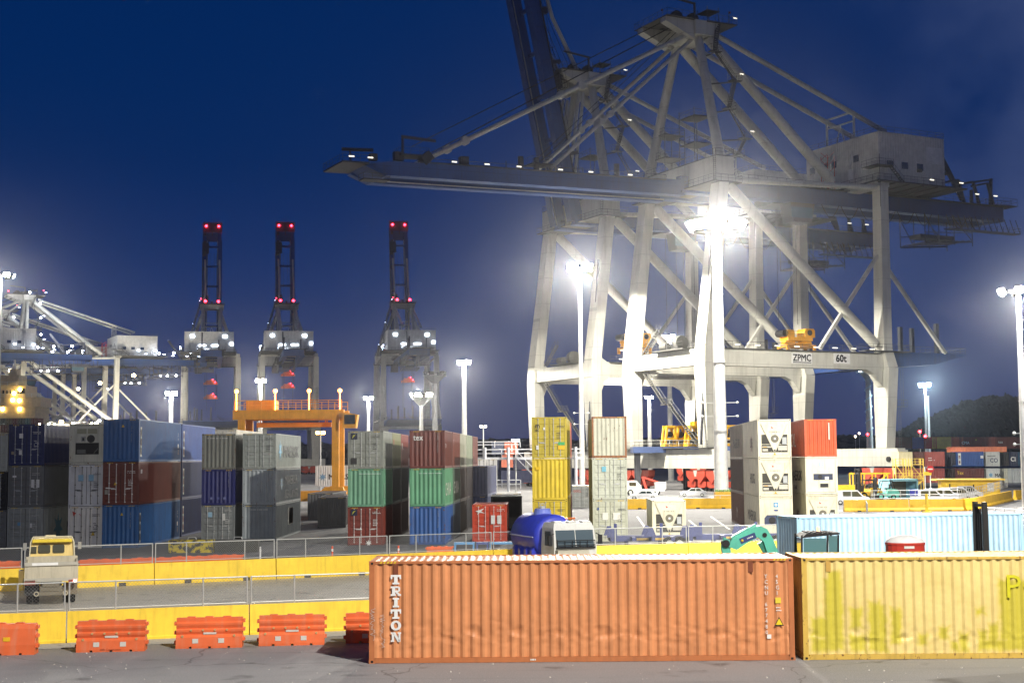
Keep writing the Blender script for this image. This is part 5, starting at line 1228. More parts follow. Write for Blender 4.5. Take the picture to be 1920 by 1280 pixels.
# excavator
TE = paint((96, 196, 172), 0, .42, .18)
a = at(1470, 1020, 60.5); ex = thing('excavator', 'turquoise excavator whose arched boom and dark cab show above the orange container', 'excavator', (a.x, 60.5, 0), 0)
E0 = lambda px, py: tuple(Vector(at(px, py, 60.5))-Vector((a.x, 60.5, 0)))
def px2(px, py): q = E0(px, py); return (q[0], q[2])
bmy = MB(); bmy.prism([px2(*p) for p in ((1364, 1024), (1372, 1008), (1402, 991), (1424, 985), (1437, 991), (1448, 1010), (1462, 1044), (1440, 1044), (1430, 1014), (1420, 1006), (1398, 1018), (1380, 1030))], 'y', -.22, .22)
boom = bmy.build('boom', TE, ex)
g = MB(); g.bar(E0(1384, 1001), E0(1417, 984), .14, .14); g.bar(E0(1372, 1010), E0(1392, 998), .2, .2); g.build('hydraulic_ram', flat((130, 206, 188), .3), boom)
g = MB(); c0 = E0(1386, 1014); c1_ = E0(1415, 1002); dd = (Vector(c1_)-Vector(c0)); un = Vector((-dd.z, 0, dd.x)).normalized()*.12; o3 = Vector((0, -.232, 0))
g.add([Vector(c0)-un+o3, Vector(c1_)-un+o3, Vector(c1_)+un+o3, Vector(c0)+un+o3], [(0, 1, 2, 3)]); dec = g.build('name_decal', flat((62, 76, 128), .4), boom)
g = MB(); e1 = dd.normalized(); add_text(g, 'Hi-Reach', Vector(c0)+e1*.24-un*.5+o3+Vector((0, -.004, 0)), e1, un.normalized(), .15) if False else g.sphere(tuple(Vector(c0)+e1*.1+o3), .06, 8, 5); g.build('decal_dot', flat((230, 190, 60), .4), dec)
g = MB(); stencil(g, Vector(c0)+e1*.2-un*.5+o3+Vector((0, -.005, 0)), e1, un.normalized(), dd.length-.26, .13, 1, 4); g.build('lettering', WHITE, dec)
g = MB(); q = E0(1432, 1002); g.tube((q[0], -.25, q[2]), (q[0], .25, q[2]), .1, n=10); q = E0(1360, 1018); g.tube((q[0], -.26, q[2]), (q[0], .26, q[2]), .16, n=12); g.build('pivot_pin', DARK, boom)
g = MB(); g.prism([px2(*p) for p in ((1356, 1006), (1368, 1012), (1370, 1040), (1356, 1046), (1352, 1026))], 'y', -.16, .16); g.build('stick', TE, ex)
g = MB(); g.bar(E0(1426, 1016), E0(1440, 1040), .26, .26); g.build('boom_ram', paint((52, 128, 110), 0, .4, .2), ex)
g = MB(); q0 = E0(1493, 1040); q1 = E0(1567, 996); z1 = q1[2]
fr = MB(); x0, x1 = q0[0], q1[0]
for x, y in ((x0+.12, -.7), (x1-.5, -.7), (x1-.05, -.7), (x0+.12, .7), (x1-.05, .7)): fr.bar((x-.06, y, .9), (x, y, z1-.1), .07)
fr.prism([(x0+.1, z1-.22), (x1, z1-.08), (x1, z1), (x0+.3, z1-.04)], 'y', -.76, .76); cabx = fr.build('cab', DARK, ex)
g = MB()
for k in range(5): g.box(x0+.4+k*.22, x0+.5+k*.22, -.77, .77, z1-.03, z1+.02)
g.build('roof_grille', flat((50, 52, 54)), cabx); g = MB(); g.box(x0+.18, x1-.56, -.7, -.68, 1.6, z1-.24).box(x1-.46, x1-.1, -.7, -.68, 1.6, z1-.14).box(x0+.12, x0+.16, -.66, .66, 1.4, z1-.25); g.build('window', glass((84, 128, 136)), cabx)
g = MB(); g.tube((x0+.95, 0, z1), (x0+.95, 0, z1+.2), .07, n=8); g.build('beacon', glow((255, 150, 40), 2), cabx)
g = MB(); g.prism([(-.6, .9), (3.2, .9), (3.4, 1.3), (3.0, 1.6), (1.9, 1.6), (-.6, 1.2)], 'y', -1.2, 1.2); g.build('engine_body', TE, ex)
for s in (-1, 1): g = MB(); g.prism([(-1.4, .1), (-1.1, 0), (2.9, 0), (3.2, .1), (3.3, .5), (3, .8), (-1.2, .8), (-1.5, .5)], 'y', s*1.25-.28, s*1.25+.28); g.build('crawler_track', RUBBER, ex)

# forklifts
def forklift(label, loc, rz, c, s=1.0, mast_h=3.9, group='forklifts', guard=2.15):
    t = thing('forklift', label, 'forklift', loc, rz, group); t.scale = (s, s, s); pm = paint(c, .1, .5, .25)
    g = MB(); g.prism([(-1.5, .35), (-1.6, .9), (-1.3, 1.25), (-.5, 1.25), (-.4, .8), (.5, .75), (.7, .35)], 'y', -.6, .6); body = g.build('body', pm, t)
    g = MB(); g.prism([(-1.72, .3), (-1.82, .8), (-1.6, 1.2), (-1.3, 1.25), (-1.3, .3)], 'y', -.62, .62); g.build('counterweight', pm, body)
    g = MB()
    for y in (-.55, .55): g.path([(-1.3, y, 1.2), (-1.05, y, guard), (.1, y, guard), (.5, y, .8)], .045)
    for k in range(5): g.tube((-.9+k*.22, -.55, guard), (-.9+k*.22, .55, guard), .03, n=4)
    g.build('overhead_guard', DARK, t); g = MB(); g.box(-.8, -.3, -.28, .28, 1.2, 1.36).box(-.9, -.78, -.28, .28, 1.3, 1.8); g.build('seat', BLACK, t)
    g = MB()
    for y in (-.42, .42): g.box(.72, .9, y-.08, y+.08, .1, mast_h); g.box(.9, 1.0, y*.7-.05, y*.7+.05, .2, mast_h-.3)
    for z in (.6, 1.7, mast_h-.2): g.box(.74, .88, -.42, .42, z, z+.12)
    g.tube((.78, -.1, .3), (.78, -.1, mast_h-.5), .05, n=6).tube((.78, .12, .3), (.78, .12, mast_h-.5), .04, n=6); ms = g.build('mast', flat((58, 56, 54), .5, .3), t)
    for y in (-.3, .3): g = MB(); g.prism([(1.0, .12), (2.05, .12), (2.05, .15), (1.06, .19), (1.06, .9), (1.0, .9)], 'y', y-.06, y+.06); g.build('fork', STEEL, ms)
    for x, r in ((.35, .38), (-1.1, .3)):
        for y in (-.55, .55): wheel(t, (x, y, r), r, .26, pm)
    return t
a = at(1841, 1020, 60); forklift('forklift whose dark mast stands up against the long pale blue container', (a.x-.8, 60, 0), R(8), (200, 90, 50), 1.0, 3.85, guard=1.72)
a = at(1612, 930, 196); forklift('yellow forklift parked nearest the dark lifting mast row', (a.x+.6, 196, 0), R(200), (236, 196, 40), 1.15, 3.6)
a = at(1640, 930, 194); forklift('yellow forklift parked behind the white vans', (a.x-1, 195, 0), R(185), (238, 190, 50), 1.2, 3.0)
a = at(1655, 932, 190); forklift('turquoise forklift parked beside the open blue container', (a.x, 190, 0), R(180), (110, 206, 180), 1.15, 2.6)
# red hut roof showing over the yellow container
a = at(1697, 1020, 58); t = thing('red_trailer', 'red trailer with a rounded white roof behind the yellow container', 'trailer', (a.x, 58, 0), 0)
EL = lambda k, z: [(.78*k*math.cos(2*math.pi*i/20), .62*k*math.sin(2*math.pi*i/20), z) for i in range(20)]
g = MB(); g.loft([EL(.96, .5), EL(1, .7), EL(1, 2.2), EL(1.03, 2.24), EL(1.03, 2.32)]); g.build('body', paint((206, 62, 48), .1, .5, .2), t)
g = MB(); g.loft([EL(1, 2.32), EL(.95, 2.42), EL(.75, 2.53), EL(.4, 2.6), EL(.05, 2.62)]); g.build('roof', WHITE, t, True)
g = MB(); g.box(-.2, .2, -.63, -.61, 2.1, 2.2); g.build('marker', WHITE, t)
for s in (-1, 1): wheel(t, (s*.8, 0, .38), .38, .22, STEEL, 'x')
MB().bar((0, -.5, .6), (0, -2.2, .5), .1).build('drawbar', DARK, t)

# cars and vans beyond the yard
def car(label, loc, rz, van=False, c=(214, 216, 218), group='white vans and cars', blue=False):
    t = thing('parked_van' if van else 'parked_car', label, 'van' if van else 'car', loc, rz, group); t.scale = (.86, .86, .86); pm = paint(c, 0, .35, .08)
    if van: pr = [(-2.5, .4), (-2.52, 1.2), (-2.4, 1.95), (.9, 2.0), (1.7, 1.2), (2.45, 1.0), (2.55, .75), (2.52, .4)]
    else: pr = [(-2.2, .35), (-2.25, .9), (-1.9, 1.0), (-1.2, 1.46), (.3, 1.48), (1.1, 1.0), (2.1, .86), (2.25, .6), (2.2, .35)]
    g = MB(); k = .86; top = 1.05 if van else 1.0
    lower = [(x, z) for x, z in pr]; rings = []
    for y, f in ((-.9, .82), (-.86, 1), (.86, 1), (.9, .82)): rings.append([(x*(1 if f == 1 else .985), y*(1-(max(0, z-top))*.16), z if f == 1 else .4+(z-.4)*.97) for x, z in lower])
    g.loft(rings); body = g.build('body', pm, t)
    gl = MB()
    for s in (-1, 1):
        y = s*.9
        if van: polys = [[(.1, 1.15), (1.5, 1.15), (.85, 1.85), (.1, 1.85)], [(-1.1, 1.2), (-.05, 1.2), (-.05, 1.85), (-1.1, 1.85)]]
        else: polys = [[(-1.5, 1.0), (-.5, 1.0), (-.5, 1.4), (-1.1, 1.4)], [(-.4, 1.0), (.85, 1.0), (.3, 1.4), (-.4, 1.4)]]
        for p in polys: gl.prism([(x, z) for x, z in p], 'y', y-.02 if s > 0 else y, y if s > 0 else y+.02)
    if van: gl.add([(.98, -.7, 1.92), (.98, .7, 1.92), (1.7, .75, 1.24), (1.7, -.75, 1.24)], [(0, 1, 2, 3)])
    else: gl.add([(.38, -.65, 1.46), (.38, .65, 1.46), (1.1, .75, 1.03), (1.1, -.75, 1.03)], [(0, 1, 2, 3)])
    gl.build('window', glass((40, 58, 56)), body)
    if blue: MB().box(-2.56, -1.5, -.935, .935, 1.2, 2.03).build('blue_panel', flat((50, 56, 150), .5), body)
    for x in (-1.5, 1.5):
        for y in (-.8, .8): wheel(t, (x, y, .34), .34, .22)
    for s in (-1, 1): MB().box(2.42 if van else 2.14, 2.53 if van else 2.26, s*.62-.18, s*.62+.18, .75, .92).build('headlight', flat((206, 210, 214), .2), body)
    return t
for px, Y, rz, v, lb, bl in ((1742, 172, -14, 1, 'white van with a blue rear corner in front of the yellow kiosk', True), (1768, 178, -14, 1, 'white van just behind the blue cornered van', False), (1795, 184, -16, 1, 'white van third in the line by the yellow kiosk', False), (1812, 192, -18, 1, 'white van farthest right in the line by the yellow kiosk', False), (1596, 172, -12, 1, 'white van with its dark blue window beside the right reefer stack', False), (1207, 200, 172, 0, 'white car parked beyond the central yellow wall', False), (1300, 212, 172, 0, 'pale car partly hidden behind the lone cream reefer', False)):
    a = at(px, 930, Y); car(lb, (a.x, Y, 0), R(rz), bool(v), blue=bl)
# white service truck with red loader arm by the rusty stack
a = at(1186, 920, 225); t = thing('service_truck', 'white service truck with a red loader arm beside the rusty stack', 'truck', (a.x, 225, 0), 0)
g = MB(); g.prism([(-1.2, .5), (-1.2, 2.2), (.6, 2.25), (1.3, 1.4), (1.4, .5)], 'y', -1, 1); cab = g.build('cab', CW, t); g = MB(); g.box(-.6, .5, -1.02, -1, 1.4, 2.0); g.build('window', glass(), cab); MB().box(1.4, 5, -1.05, 1.05, .6, .9).box(3.6, 5.2, -1, 1, .9, 2).build('tray', CW, t)
g = MB(); g.bar((2.2, 0, .9), (1.6, 0, 2.8), .3).bar((1.6, 0, 2.8), (4, 0, 2.0), .25); g.build('loader_arm', paint((214, 62, 44), 0, .5, .2), t)
for x in (-.4, 3.8):
    for y in (-.9, .9): wheel(t, (x, y, .45), .45, .26)

# straddle carrier at rest behind the grey stacks, carrying a white box
SO = paint((244, 168, 44), .05, .5, .2)
a = at(440, 900, 152); sc_ = thing('straddle_carrier', 'tall orange straddle carrier standing behind the grey stacks', 'straddle carrier', (a.x, 152, 0), 0); SL = at(652, 900, 152).x-a.x
for v in (0, 4.6):
    g = MB(); g.box(.2, SL-.1, v-.35, v+.35, 1.5, 2.5); g.prism([(0, 1.7), (.6, 2.9), (2.4, 2.9), (3, 2.4), (SL-3, 2.4), (SL-2.4, 3.0), (SL-.5, 3.0), (SL, 1.7)], 'y', v-.33, v+.33); sill = g.build('sill_frame', SO, sc_)
    for x in (1.0, 3.4, SL-3.4, SL-1): wheel(sc_, (x, v, .75), .75, .5, SO)
    for x in (.7, SL-1.3): MB().bar((x, v, 2.5), (x, v, 10.3), .75, .5).build('leg', SO, sc_)
    g = MB(); g.box(-.2, SL-.4, v-.4, v+.4, 10.2, 11.2); g.build('top_beam', SO, sc_)
g = MB()
for x in (.7, SL-1.3, SL/2): g.box(x-.4, x+.4, .4, 4.2, 10.3, 11.1)
g.box(1, 4, .8, 3.8, 11.2, 12.3); g.railing((0, -.4, 11.2), (SL-.6, -.4, 11.2), 1, 1.5).railing((0, 5, 11.2), (SL-.6, 5, 11.2), 1, 1.5); g.build('top_frame', SO, sc_)
g = MB(); g.prism([(SL-.4, 9.2), (SL+1.0, 9.2), (SL+1.2, 10.6), (SL-.4, 10.9)], 'y', -1.5, .1); cb = g.build('driver_cab', SO, sc_); MB().box(SL-.2, SL+.95, -1.54, -1.5, 9.6, 10.6).build('window', glass(), cb)
g = MB(); g.box(2, SL-2, 1.6, 3.2, 9.4, 9.9)
for x in (2.4, SL-2.6):
    for y in (1.7, 3.1): g.tube((x, y, 9.8), (x, y, 11), .06, n=4)
g.build('spreader', paint((230, 140, 40), 0, .5, .2), sc_)
g = MB()
for x in (.2, SL*.36, SL*.66, SL-.8): g.sphere((x, -.4, 13.2), .22); g.tube((x, -.4, 11.2), (x, -.4, 13.2), .05, n=4)
g.build('amber_beacon', AMBER, sc_)
container((at(591, 960, 175).x, 175+W2, at(591, 894, 175).z-1.2), R(-90), (236, 234, 226), 6.06, 2.591, 'plain', 'white container with dark letters high behind the straddle carrier', 'containers standing singly', let=[('r', 'MAERSK', 1.6, .9, .9, DK, 'b'), ('r', '', .9, 1.2, .5, (130, 170, 200), 'star')])

# yellow spreaders
def spreader(label, loc, rz, s=1.0):
    t = thing('container_spreader', label, 'spreader', loc, rz, 'yellow spreaders hanging from the cranes'); t.scale = (s, s, s)
    g = MB(); g.box(-2.6, 2.6, -1.1, -.7, .9, 1.5).box(-2.6, 2.6, .7, 1.1, .9, 1.5).prism([(-2.9, .3), (-2.4, 1.5), (-1, 1.5), (-.7, .6), (.7, .6), (1, 1.5), (2.4, 1.5), (2.9, .3)], 'y', -.6, .6); g.build('main_frame', YSPR, t)
    g = MB(); g.prism([(1.0, 1.5), (3.1, 1.5), (3.1, 2.7), (2.8, 3.0), (1.3, 3.0), (1, 2.7)], 'y', -1.1, 1.1).prism([(-3.4, 2), (-3, 1.5), (-1.2, 1.5), (-1.2, 2.7), (-3.1, 2.7)], 'y', -1, 1); g.build('head_block', YSPR, t)
    g = MB(); g.tube((-3.1, -1.05, 2.1), (-3.1, 1.05, 2.1), .6, n=14).tube((2, -1.15, 2.3), (2, 1.15, 2.3), .5, n=14); g.build('sheave', DARK, t)
    g = MB(); g.box(-3.0, 3.0, -1.3, 1.3, -.3, .1)
    for x in (-2.8, 2.8):
        for y in (-1.2, 1.2): g.box(x-.25, x+.25, y-.2, y+.2, -1.0, .2)
    g.build('twistlock_beam', paint((196, 136, 44), .3, .6, .4), t); g = MB(); g.railing((-2.9, -1.2, 1.5), (1, -1.2, 1.5), 1, .8).railing((-2.9, 1.2, 1.5), (1, 1.2, 1.5), 1, .8); g.build('railing', flat((190, 150, 60)), t)
spreader('yellow container spreader hanging in front of the blue boomed crane above the 60t board', c1.location + CU*29 + CV*12 + Vector((0, 0, 26.6)), RZC, 1.12)
spreader('yellow container spreader hanging under the crane with the raised boom', c2.location + CU*17 + CV*12 + Vector((0, 0, 28.6)), RZC, 1.1)
RS = paint((206, 92, 44), .2, .5, .3)
for k, (px, lbl) in enumerate(((395, 'leftmost'), (540, 'middle'), (765, 'rightmost'))):
    for j, py in enumerate((719, 746) if px < 500 else ((703, 726) if px < 700 else (715,))):
        p = at(px, py, 628); t = thing('container_spreader', f'small red lit spreader under the {lbl} end-on crane, {"upper" if j == 0 else "lower"} one', 'spreader', p, 0, 'red spreaders under the end-on cranes')
        g = MB(); g.box(-3, 3, -1, 1, -.5, .4).prism([(-2.4, .4), (-1.6, 1.6), (-.6, 1.4), (.6, 2), (1.8, 1.2), (2.6, .4)], 'y', -.8, .8); g.build('frame', RS, t); b = MB(); b.sphere((2.2, -1.1, .6), .3).sphere((1.2, -1.1, 1.7), .25); b.build('red_lamp', LAMPR, t)
        b = MB()
        for x in (-2.6, 2.6): b.tube((x, 0, .4), (x, 0, 44-p.z if j == 0 else 8), .1, n=4)
        b.build('hoist_rope', BLACK, t)
# stored yellow head blocks on the quay platform
dkp = at(1280, 843, 256); t = thing('quay_platform', 'blue edged steel platform carrying yellow head blocks behind the sill beam', 'platform', (at(1186, 843, 256).x, 256, dkp.z), 0); PLn = at(1392, 843, 256).x-at(1186, 843, 256).x
MB().box(0, PLn, -1, 5, -.5, .6).build('deck', paint((64, 84, 128), .1, .5, .3), t); g = MB(); g.railing((0, -.9, .6), (PLn, -.9, .6), 1.1, 1.6).railing((0, -.9, .6), (0, 5, .6), 1.1, 1.6); g.build('railing', flat((210, 210, 200)), t); g = MB()
for x in (1, PLn*.5, PLn-1): g.box(x-.4, x+.4, 0, .8, -dkp.z, -.5); g.box(x-.4, x+.4, 3.2, 4, -dkp.z, -.5)
g.build('support', GDARK, t)
YB = paint((244, 186, 36), .1, .45, .2); nms = ['leftmost', 'second from left', 'third from left', 'fourth from left', 'rightmost, right of the mast']
for i, px in enumerate((1255, 1276, 1298, 1308, 1367)):
    p = at(px, 833, 257+(i % 2)*1.5); p.z = dkp.z+.6; t = thing('head_block', f'bright yellow head block on the quay platform, {nms[i]}', 'lifting gear', p, R(20), 'yellow head blocks on the quay platform')
    g = MB(); s = 1.2 if i == 3 else 1.0
    for y in (-.7, .7):
        g.bar((-1.2*s, y, 0), (-.7*s, y, 3.6*s), .35, .35).bar((1.2*s, y, 0), (.7*s, y, 3.6*s), .35, .35).bar((-.9*s, y, 3.6*s), (.9*s, y, 3.6*s), .35, .4).bar((-1.1*s, y, 1.4*s), (1.1*s, y, 1.4*s), .3, .5)
    g.box(-1.3*s, 1.3*s, -.8, .8, 0, .5).box(-.7*s, .7*s, -.7, .7, 3.2*s, 3.6*s); g.build('frame', YB, t); g = MB(); g.box(-.5, .5, -.4, .4, .5, 1.6).tube((0, -.6, 2.2), (0, .6, 2.2), .5, n=12); g.build('drive_unit', DARK, t)

# ------------------------------------------------------------------ yard furniture
def yw(px0, py0, px1, py1, Y0, Y1, label, h=1.15):
    a, b = at(px0, py0, Y0), at(px1, py1, Y1); a.z = b.z = 0; d = b-a; t = thing('concrete_barrier', label, 'barrier', a, math.atan2(d.y, d.x), 'yellow barriers beyond the stacks'); L = d.length
    g = MB(); g.prism([(-.35, 0), (-.35, .15), (-.2, .4), (-.12, h), (.12, h), (.2, .4), (.35, .15), (.35, 0)], 'x', .03, L-.03); g.build('barrier_block', paint((226, 178, 30), .0, .6, .25), t); g = MB()
    for f in (.2, .7): g.box(L*f, L*f+.4, -.36, -.3, 0, .14)
    g.build('drain_slot', DARK, t)
    return t, L
_, _ = yw(1172, 950, 1290, 950, 163, 163, 'long ochre barrier in the centre left of the lone reefer')
yw(1286, 950, 1382, 950, 163, 162.5, 'long ochre barrier in the centre right of the lone reefer')
ry = [(1582, 957, 1704, 957, 150, 150, 'ochre barrier beside the right reefer stack'), (1705, 957, 1806, 957, 150, 150, 'ochre barrier behind the yellow bollard'), (1807, 957, 1830, 955, 150, 154, 'short ochre barrier where the wall bends'), (1830, 955, 1896, 946, 154, 182, 'ochre barrier rising towards the back right'), (1903, 944, 1960, 940, 185, 190, 'bright ochre barrier at the right edge')]
for x0, y0, x1, y1, Y0, Y1, lb in ry: yw(x0, y0, x1, y1, Y0, Y1, lb, 1.25)
p = at(1312, 928, 166); t = thing('planter_box', 'small yellow box with green tops beside the mast foot', 'box', (at(1340, 928, 190).x, 190, 0), 0); MB().box(0, 2.7, -.8, .8, 0, 1.2).build('box', paint((222, 170, 40), .1, .6, .2), t); g = MB()
for k in range(5): g.sphere((.3+k*.5, 0, 1.3), .28, 6, 4)
g.build('plants', paint((92, 120, 70), 0, .8, .2), t)
p = at(1738, 960, 146); t = thing('bollard', 'yellow bollard post in front of the ochre barriers', 'bollard', (p.x, 146, 0), 0); MB().tube((0, 0, .12), (0, 0, 1.9), .14, n=10).build('post', YEL, t); MB().box(-.4, .4, -.4, .4, 0, .12).box(-.35, .35, -.1, .1, .72, .8).build('base_plate', YEL, t)
# handrail in front of the ochre barriers
def handrail(pts, label, h=1.15, step=1.6, name='handrail'):
    t = thing(name, label, 'handrail', pts[0], 0, 'yard handrails'); r = MB(); ps = MB(); o0 = Vector(pts[0])
    for p, q in zip(pts, pts[1:]):
        p, q = Vector(p)-o0, Vector(q)-o0; z = Vector((0, 0, 1)); n = max(1, round((q-p).length/step))
        for f in (1, .6, .25): r.tube(p+z*h*f, q+z*h*f, .03, n=4)
        for i in range(n+1): c = p.lerp(q, i/n); ps.tube(c, c+z*h, .035, n=4)
    r.build('rail', STEEL, t); ps.build('post', STEEL, t); return t
def G(px, py, Y): q = at(px, py, Y); q.z = 0; return q
handrail([G(1583, 950, 158), G(1624, 950, 150), G(1627, 960, 140)], 'steel handrail sloping down beside the right reefer stack')
hr = handrail([G(1634, 950, 156)+Vector((0, 0, .9)), G(1800, 950, 156)+Vector((0, 0, .9)), G(1840, 946, 170)+Vector((0, 0, 1.0)), G(1890, 940, 196)+Vector((0, 0, 1.4))], 'long steel handrail above the ochre barriers by the vans')
handrail([G(1172, 935, 175), G(1376, 935, 175)], 'steel handrail behind the central ochre barrier')
handrail([G(1850, 975, 128), G(1960, 990, 118)], 'white handrail behind the pale blue container at right')
# yellow kiosk and open pale blue container
a = G(1766, 930, 192); t = thing('kiosk', 'flat roofed yellow kiosk behind the white vans', 'kiosk', a, R(-8)); Lk = at(1872, 930, 192).x-a.x
g = MB(); g.box(0, Lk, 0, 3, 0, 2.45); wl = g.build('wall', paint((250, 206, 50), 0, .5, .15), t); g = MB(); g.box(-.8, Lk+.6, -.5, 3.5, 2.45, 2.65); g.build('roof', paint((252, 216, 90), 0, .5, .1), t); g = MB(); g.box(Lk-1.6, Lk-.8, -.03, -.01, 1.0, 2.1); nb = g.build('notice_board', WHITE, wl); g = MB(); stencil(g, (Lk-1.55, -.04, 1.5), (1, 0, 0), (0, 0, 1), .7, .5, 4, 8); g.build('lettering', DARK, nb); MB().box(Lk-3.0, Lk-2.2, -.03, -.005, 0, 2).build('door', paint((236, 190, 40), 0, .5, .2), wl); MB().box(1.0, 1.15, -.06, 0, 1.0, 2.0).box(Lk-3.5, Lk-3.35, -.06, 0, .9, 1.9).build('pipe', DARK, wl)
a = G(1669, 932, 196); t = thing('open_container', 'pale blue side opening container standing empty beside the kiosk', 'container', a, R(24)); pm = paint((150, 206, 222), .05, .5, .15); Lx = 4.9
g = MB(); g.box(0, Lx, 0, .12, 2.3, 2.6).box(0, .3, 0, .12, 0, 2.6).box(Lx-.25, Lx, 0, .12, 0, 2.6).box(0, Lx, 0, .12, 0, .15).box(0, Lx, 2.3, 2.44, 0, 2.6).box(0, .06, .12, 2.3, 0, 2.6).box(0, Lx, .12, 2.3, 2.5, 2.62).box(0, Lx, .12, 2.3, 0, .1)
wall_grid(g, corr_profile(2.3), .05, 2.55, lambda u, d, z: (Lx+.04-d, .1+u, z)); g.build('shell', pm, t); MB().box(.3, 2.5, 1.9, 2.0, .1, 2.3).box(2.6, 4.5, 2.1, 2.2, .1, 2.3).build('stored_panels', flat((110, 110, 104)), t)
# stop sign and road sign
p = G(1745, 905, 205); t = thing('stop_sign', 'red round sign on a white post by the red containers', 'sign', p, 0); h = at(1745, 879, 205).z; MB().tube((0, 0, 0), (0, 0, h), .07, n=6).build('post', WHITE, t); g = MB(); g.tube((0, -.08, h), (0, -.12, h), .52, n=16); d = g.build('disc', flat((200, 40, 44), .4), t); MB().box(-.34, .34, -.135, -.122, h-.09, h+.09).build('bar', WHITE, d)
p = G(1735, 905, 205); t = thing('road_sign', 'small yellow and white sign on a post left of the red round sign', 'sign', p, 0); MB().tube((0, 0, 0), (0, 0, 4.2), .06, n=6).build('post', WHITE, t); MB().box(-.2, .9, -.1, -.06, 3.0, 3.5).build('board', flat((236, 206, 60)), t)
# yellow stair towers
for k, (px, w, h, lb) in enumerate(((1690, 1.7, 4.3, 'taller yellow lattice stair tower by the crane foot'), (1721, 2.0, 4.3, 'yellow lattice stair tower beside the red containers'), (1706, 1.0, 2.4, 'low yellow caged step between the two stair towers'))):
    p = G(px, 905, 236); t = thing('stair_tower', lb, 'stair tower', p, 0, 'yellow stair towers'); g = MB()
    for x in (-w/2, w/2):
        for y in (0, 1.6): g.tube((x, y, 0), (x, y, h+1), .09, n=5)
    for z in (h*.45, h): g.box(-w/2, w/2, 0, 1.6, z, z+.1); g.railing((-w/2, 0, z), (w/2, 0, z), 1, .6)
    g.bar((-w/2, 0, 0), (w/2, 0, h*.45), .1).bar((w/2, 0, h*.45), (-w/2, 0, h), .1); g.build('frame', paint((240, 206, 90), 0, .5, .2), t)
    g = MB(); stair_run(g, (-w/2+.3, .8, 0), (w/2-.2, .8, h*.45)); g.build('steps', paint((226, 190, 80), 0, .5, .2), t)
# yellow lifting frames behind the forklifts
a = G(1600, 920, 214); t = thing('lifting_frame', 'yellow tubular lifting frame behind the forklifts', 'frame', a, 0); g = MB()
for x in (0, 1.7, 3.4, 5.2): g.bar((x, 0, 0), (x, 0, 3.2), .16); g.bar((x, 2, 0), (x, 2, 3.2), .16)
for y in (0, 2): g.bar((0, y, 3.2), (5.6, y, 3.2), .2)
g.bar((3.4, 0, 1.6), (5.2, 0, 3.1), .14).bar((0, 0, 1.2), (0, 2, 1.2), .14).bar((5.2, 0, 1.2), (5.2, 2, 1.2), .14); g.build('frame', YB, t); MB().box(-2.2, .4, -.6, 1.6, .6, 1.5).build('base_skid', YB, t); g = MB(); g.box(1, 3, .4, 1.5, 0, 1.4).box(3.6, 4.8, .5, 1.5, 0, 1.0); g.build('load', DARK, t)
# blue skeletal trailers
TB = paint((70, 78, 128), .15, .55, .3)
for k, (x0, x1, Y) in enumerate(((1142, 1294, 90), (1300, 1480, 91))):
    a = at(x0, 1005, Y); L = at(x1, 1005, Y).x-a.x; t = thing('skeletal_trailer', ('dark blue skeletal container trailer below the rusty stack', 'dark blue skeletal container trailer below the lone reefer')[k], 'trailer', (a.x, Y, 0), R(1), 'blue skeletal trailers')
    g = MB(); g.box(0, L, -.5, -.34, .62, .95).box(0, L, .34, .5, .62, .95)
    for x in (0, L*.26, L*.5, L*.74, L-.2): g.box(x, x+.22, -1.2, 1.2, .66, .92)
    fr = g.build('frame', TB, t)
    for x in (.1, L*.49, L-.15):
        for y in (-1.15, 1.15): MB().prism([(x-.35, .92), (x+.35, .92), (x+.12, 1.5), (x-.12, 1.5)], 'y', y-.08, y+.08).build('corner_guide', TB, fr)
    for x in (.3, L*.62): MB().box(x-.09, x+.09, -1.2, -1.05, .9, 1.75).build('stake', TB, fr)
    for x in (L*.72, L*.84):
        for y in (-.95, .95): wheel(t, (x, y, .46), .46, .4)
    g = MB(); g.box(L*.2, L*.2+.12, -.55, -.4, 0, .64).box(L*.2, L*.2+.12, .4, .55, 0, .64); g.build('landing_leg', TB, t); g = MB(); g.box(L*.33, L*.48, -.52, -.505, .68, .82).box(L*.55, L*.7, -.52, -.505, .68, .82); g.build('reflective_strip', flat((214, 180, 90), .4), t)
# blue trestles
for k, (x0, x1) in enumerate(((852, 890), (893, 916), (918, 974))):
    a = at(x0, 1015, 88); L = at(x1, 1015, 88).x-a.x; t = thing('steel_trestle', ('pale blue steel trestle left of the red container', 'small dark blue trestle in front of the red container', 'long pale blue steel trestle below the red container')[k], 'trestle', (a.x, 88, 0), 0, 'blue steel trestles'); m = paint((96, 150, 196) if k != 1 else (70, 86, 140), .1, .5, .2)
    MB().box(0, L, -.4, .4, .62, .74).build('top', m, t)
    for x in (.06, L-.06):
        for y in (-.34, .34): MB().box(x-.05, x+.05, y-.05, y+.05, 0, .62).build('leg', m, t)
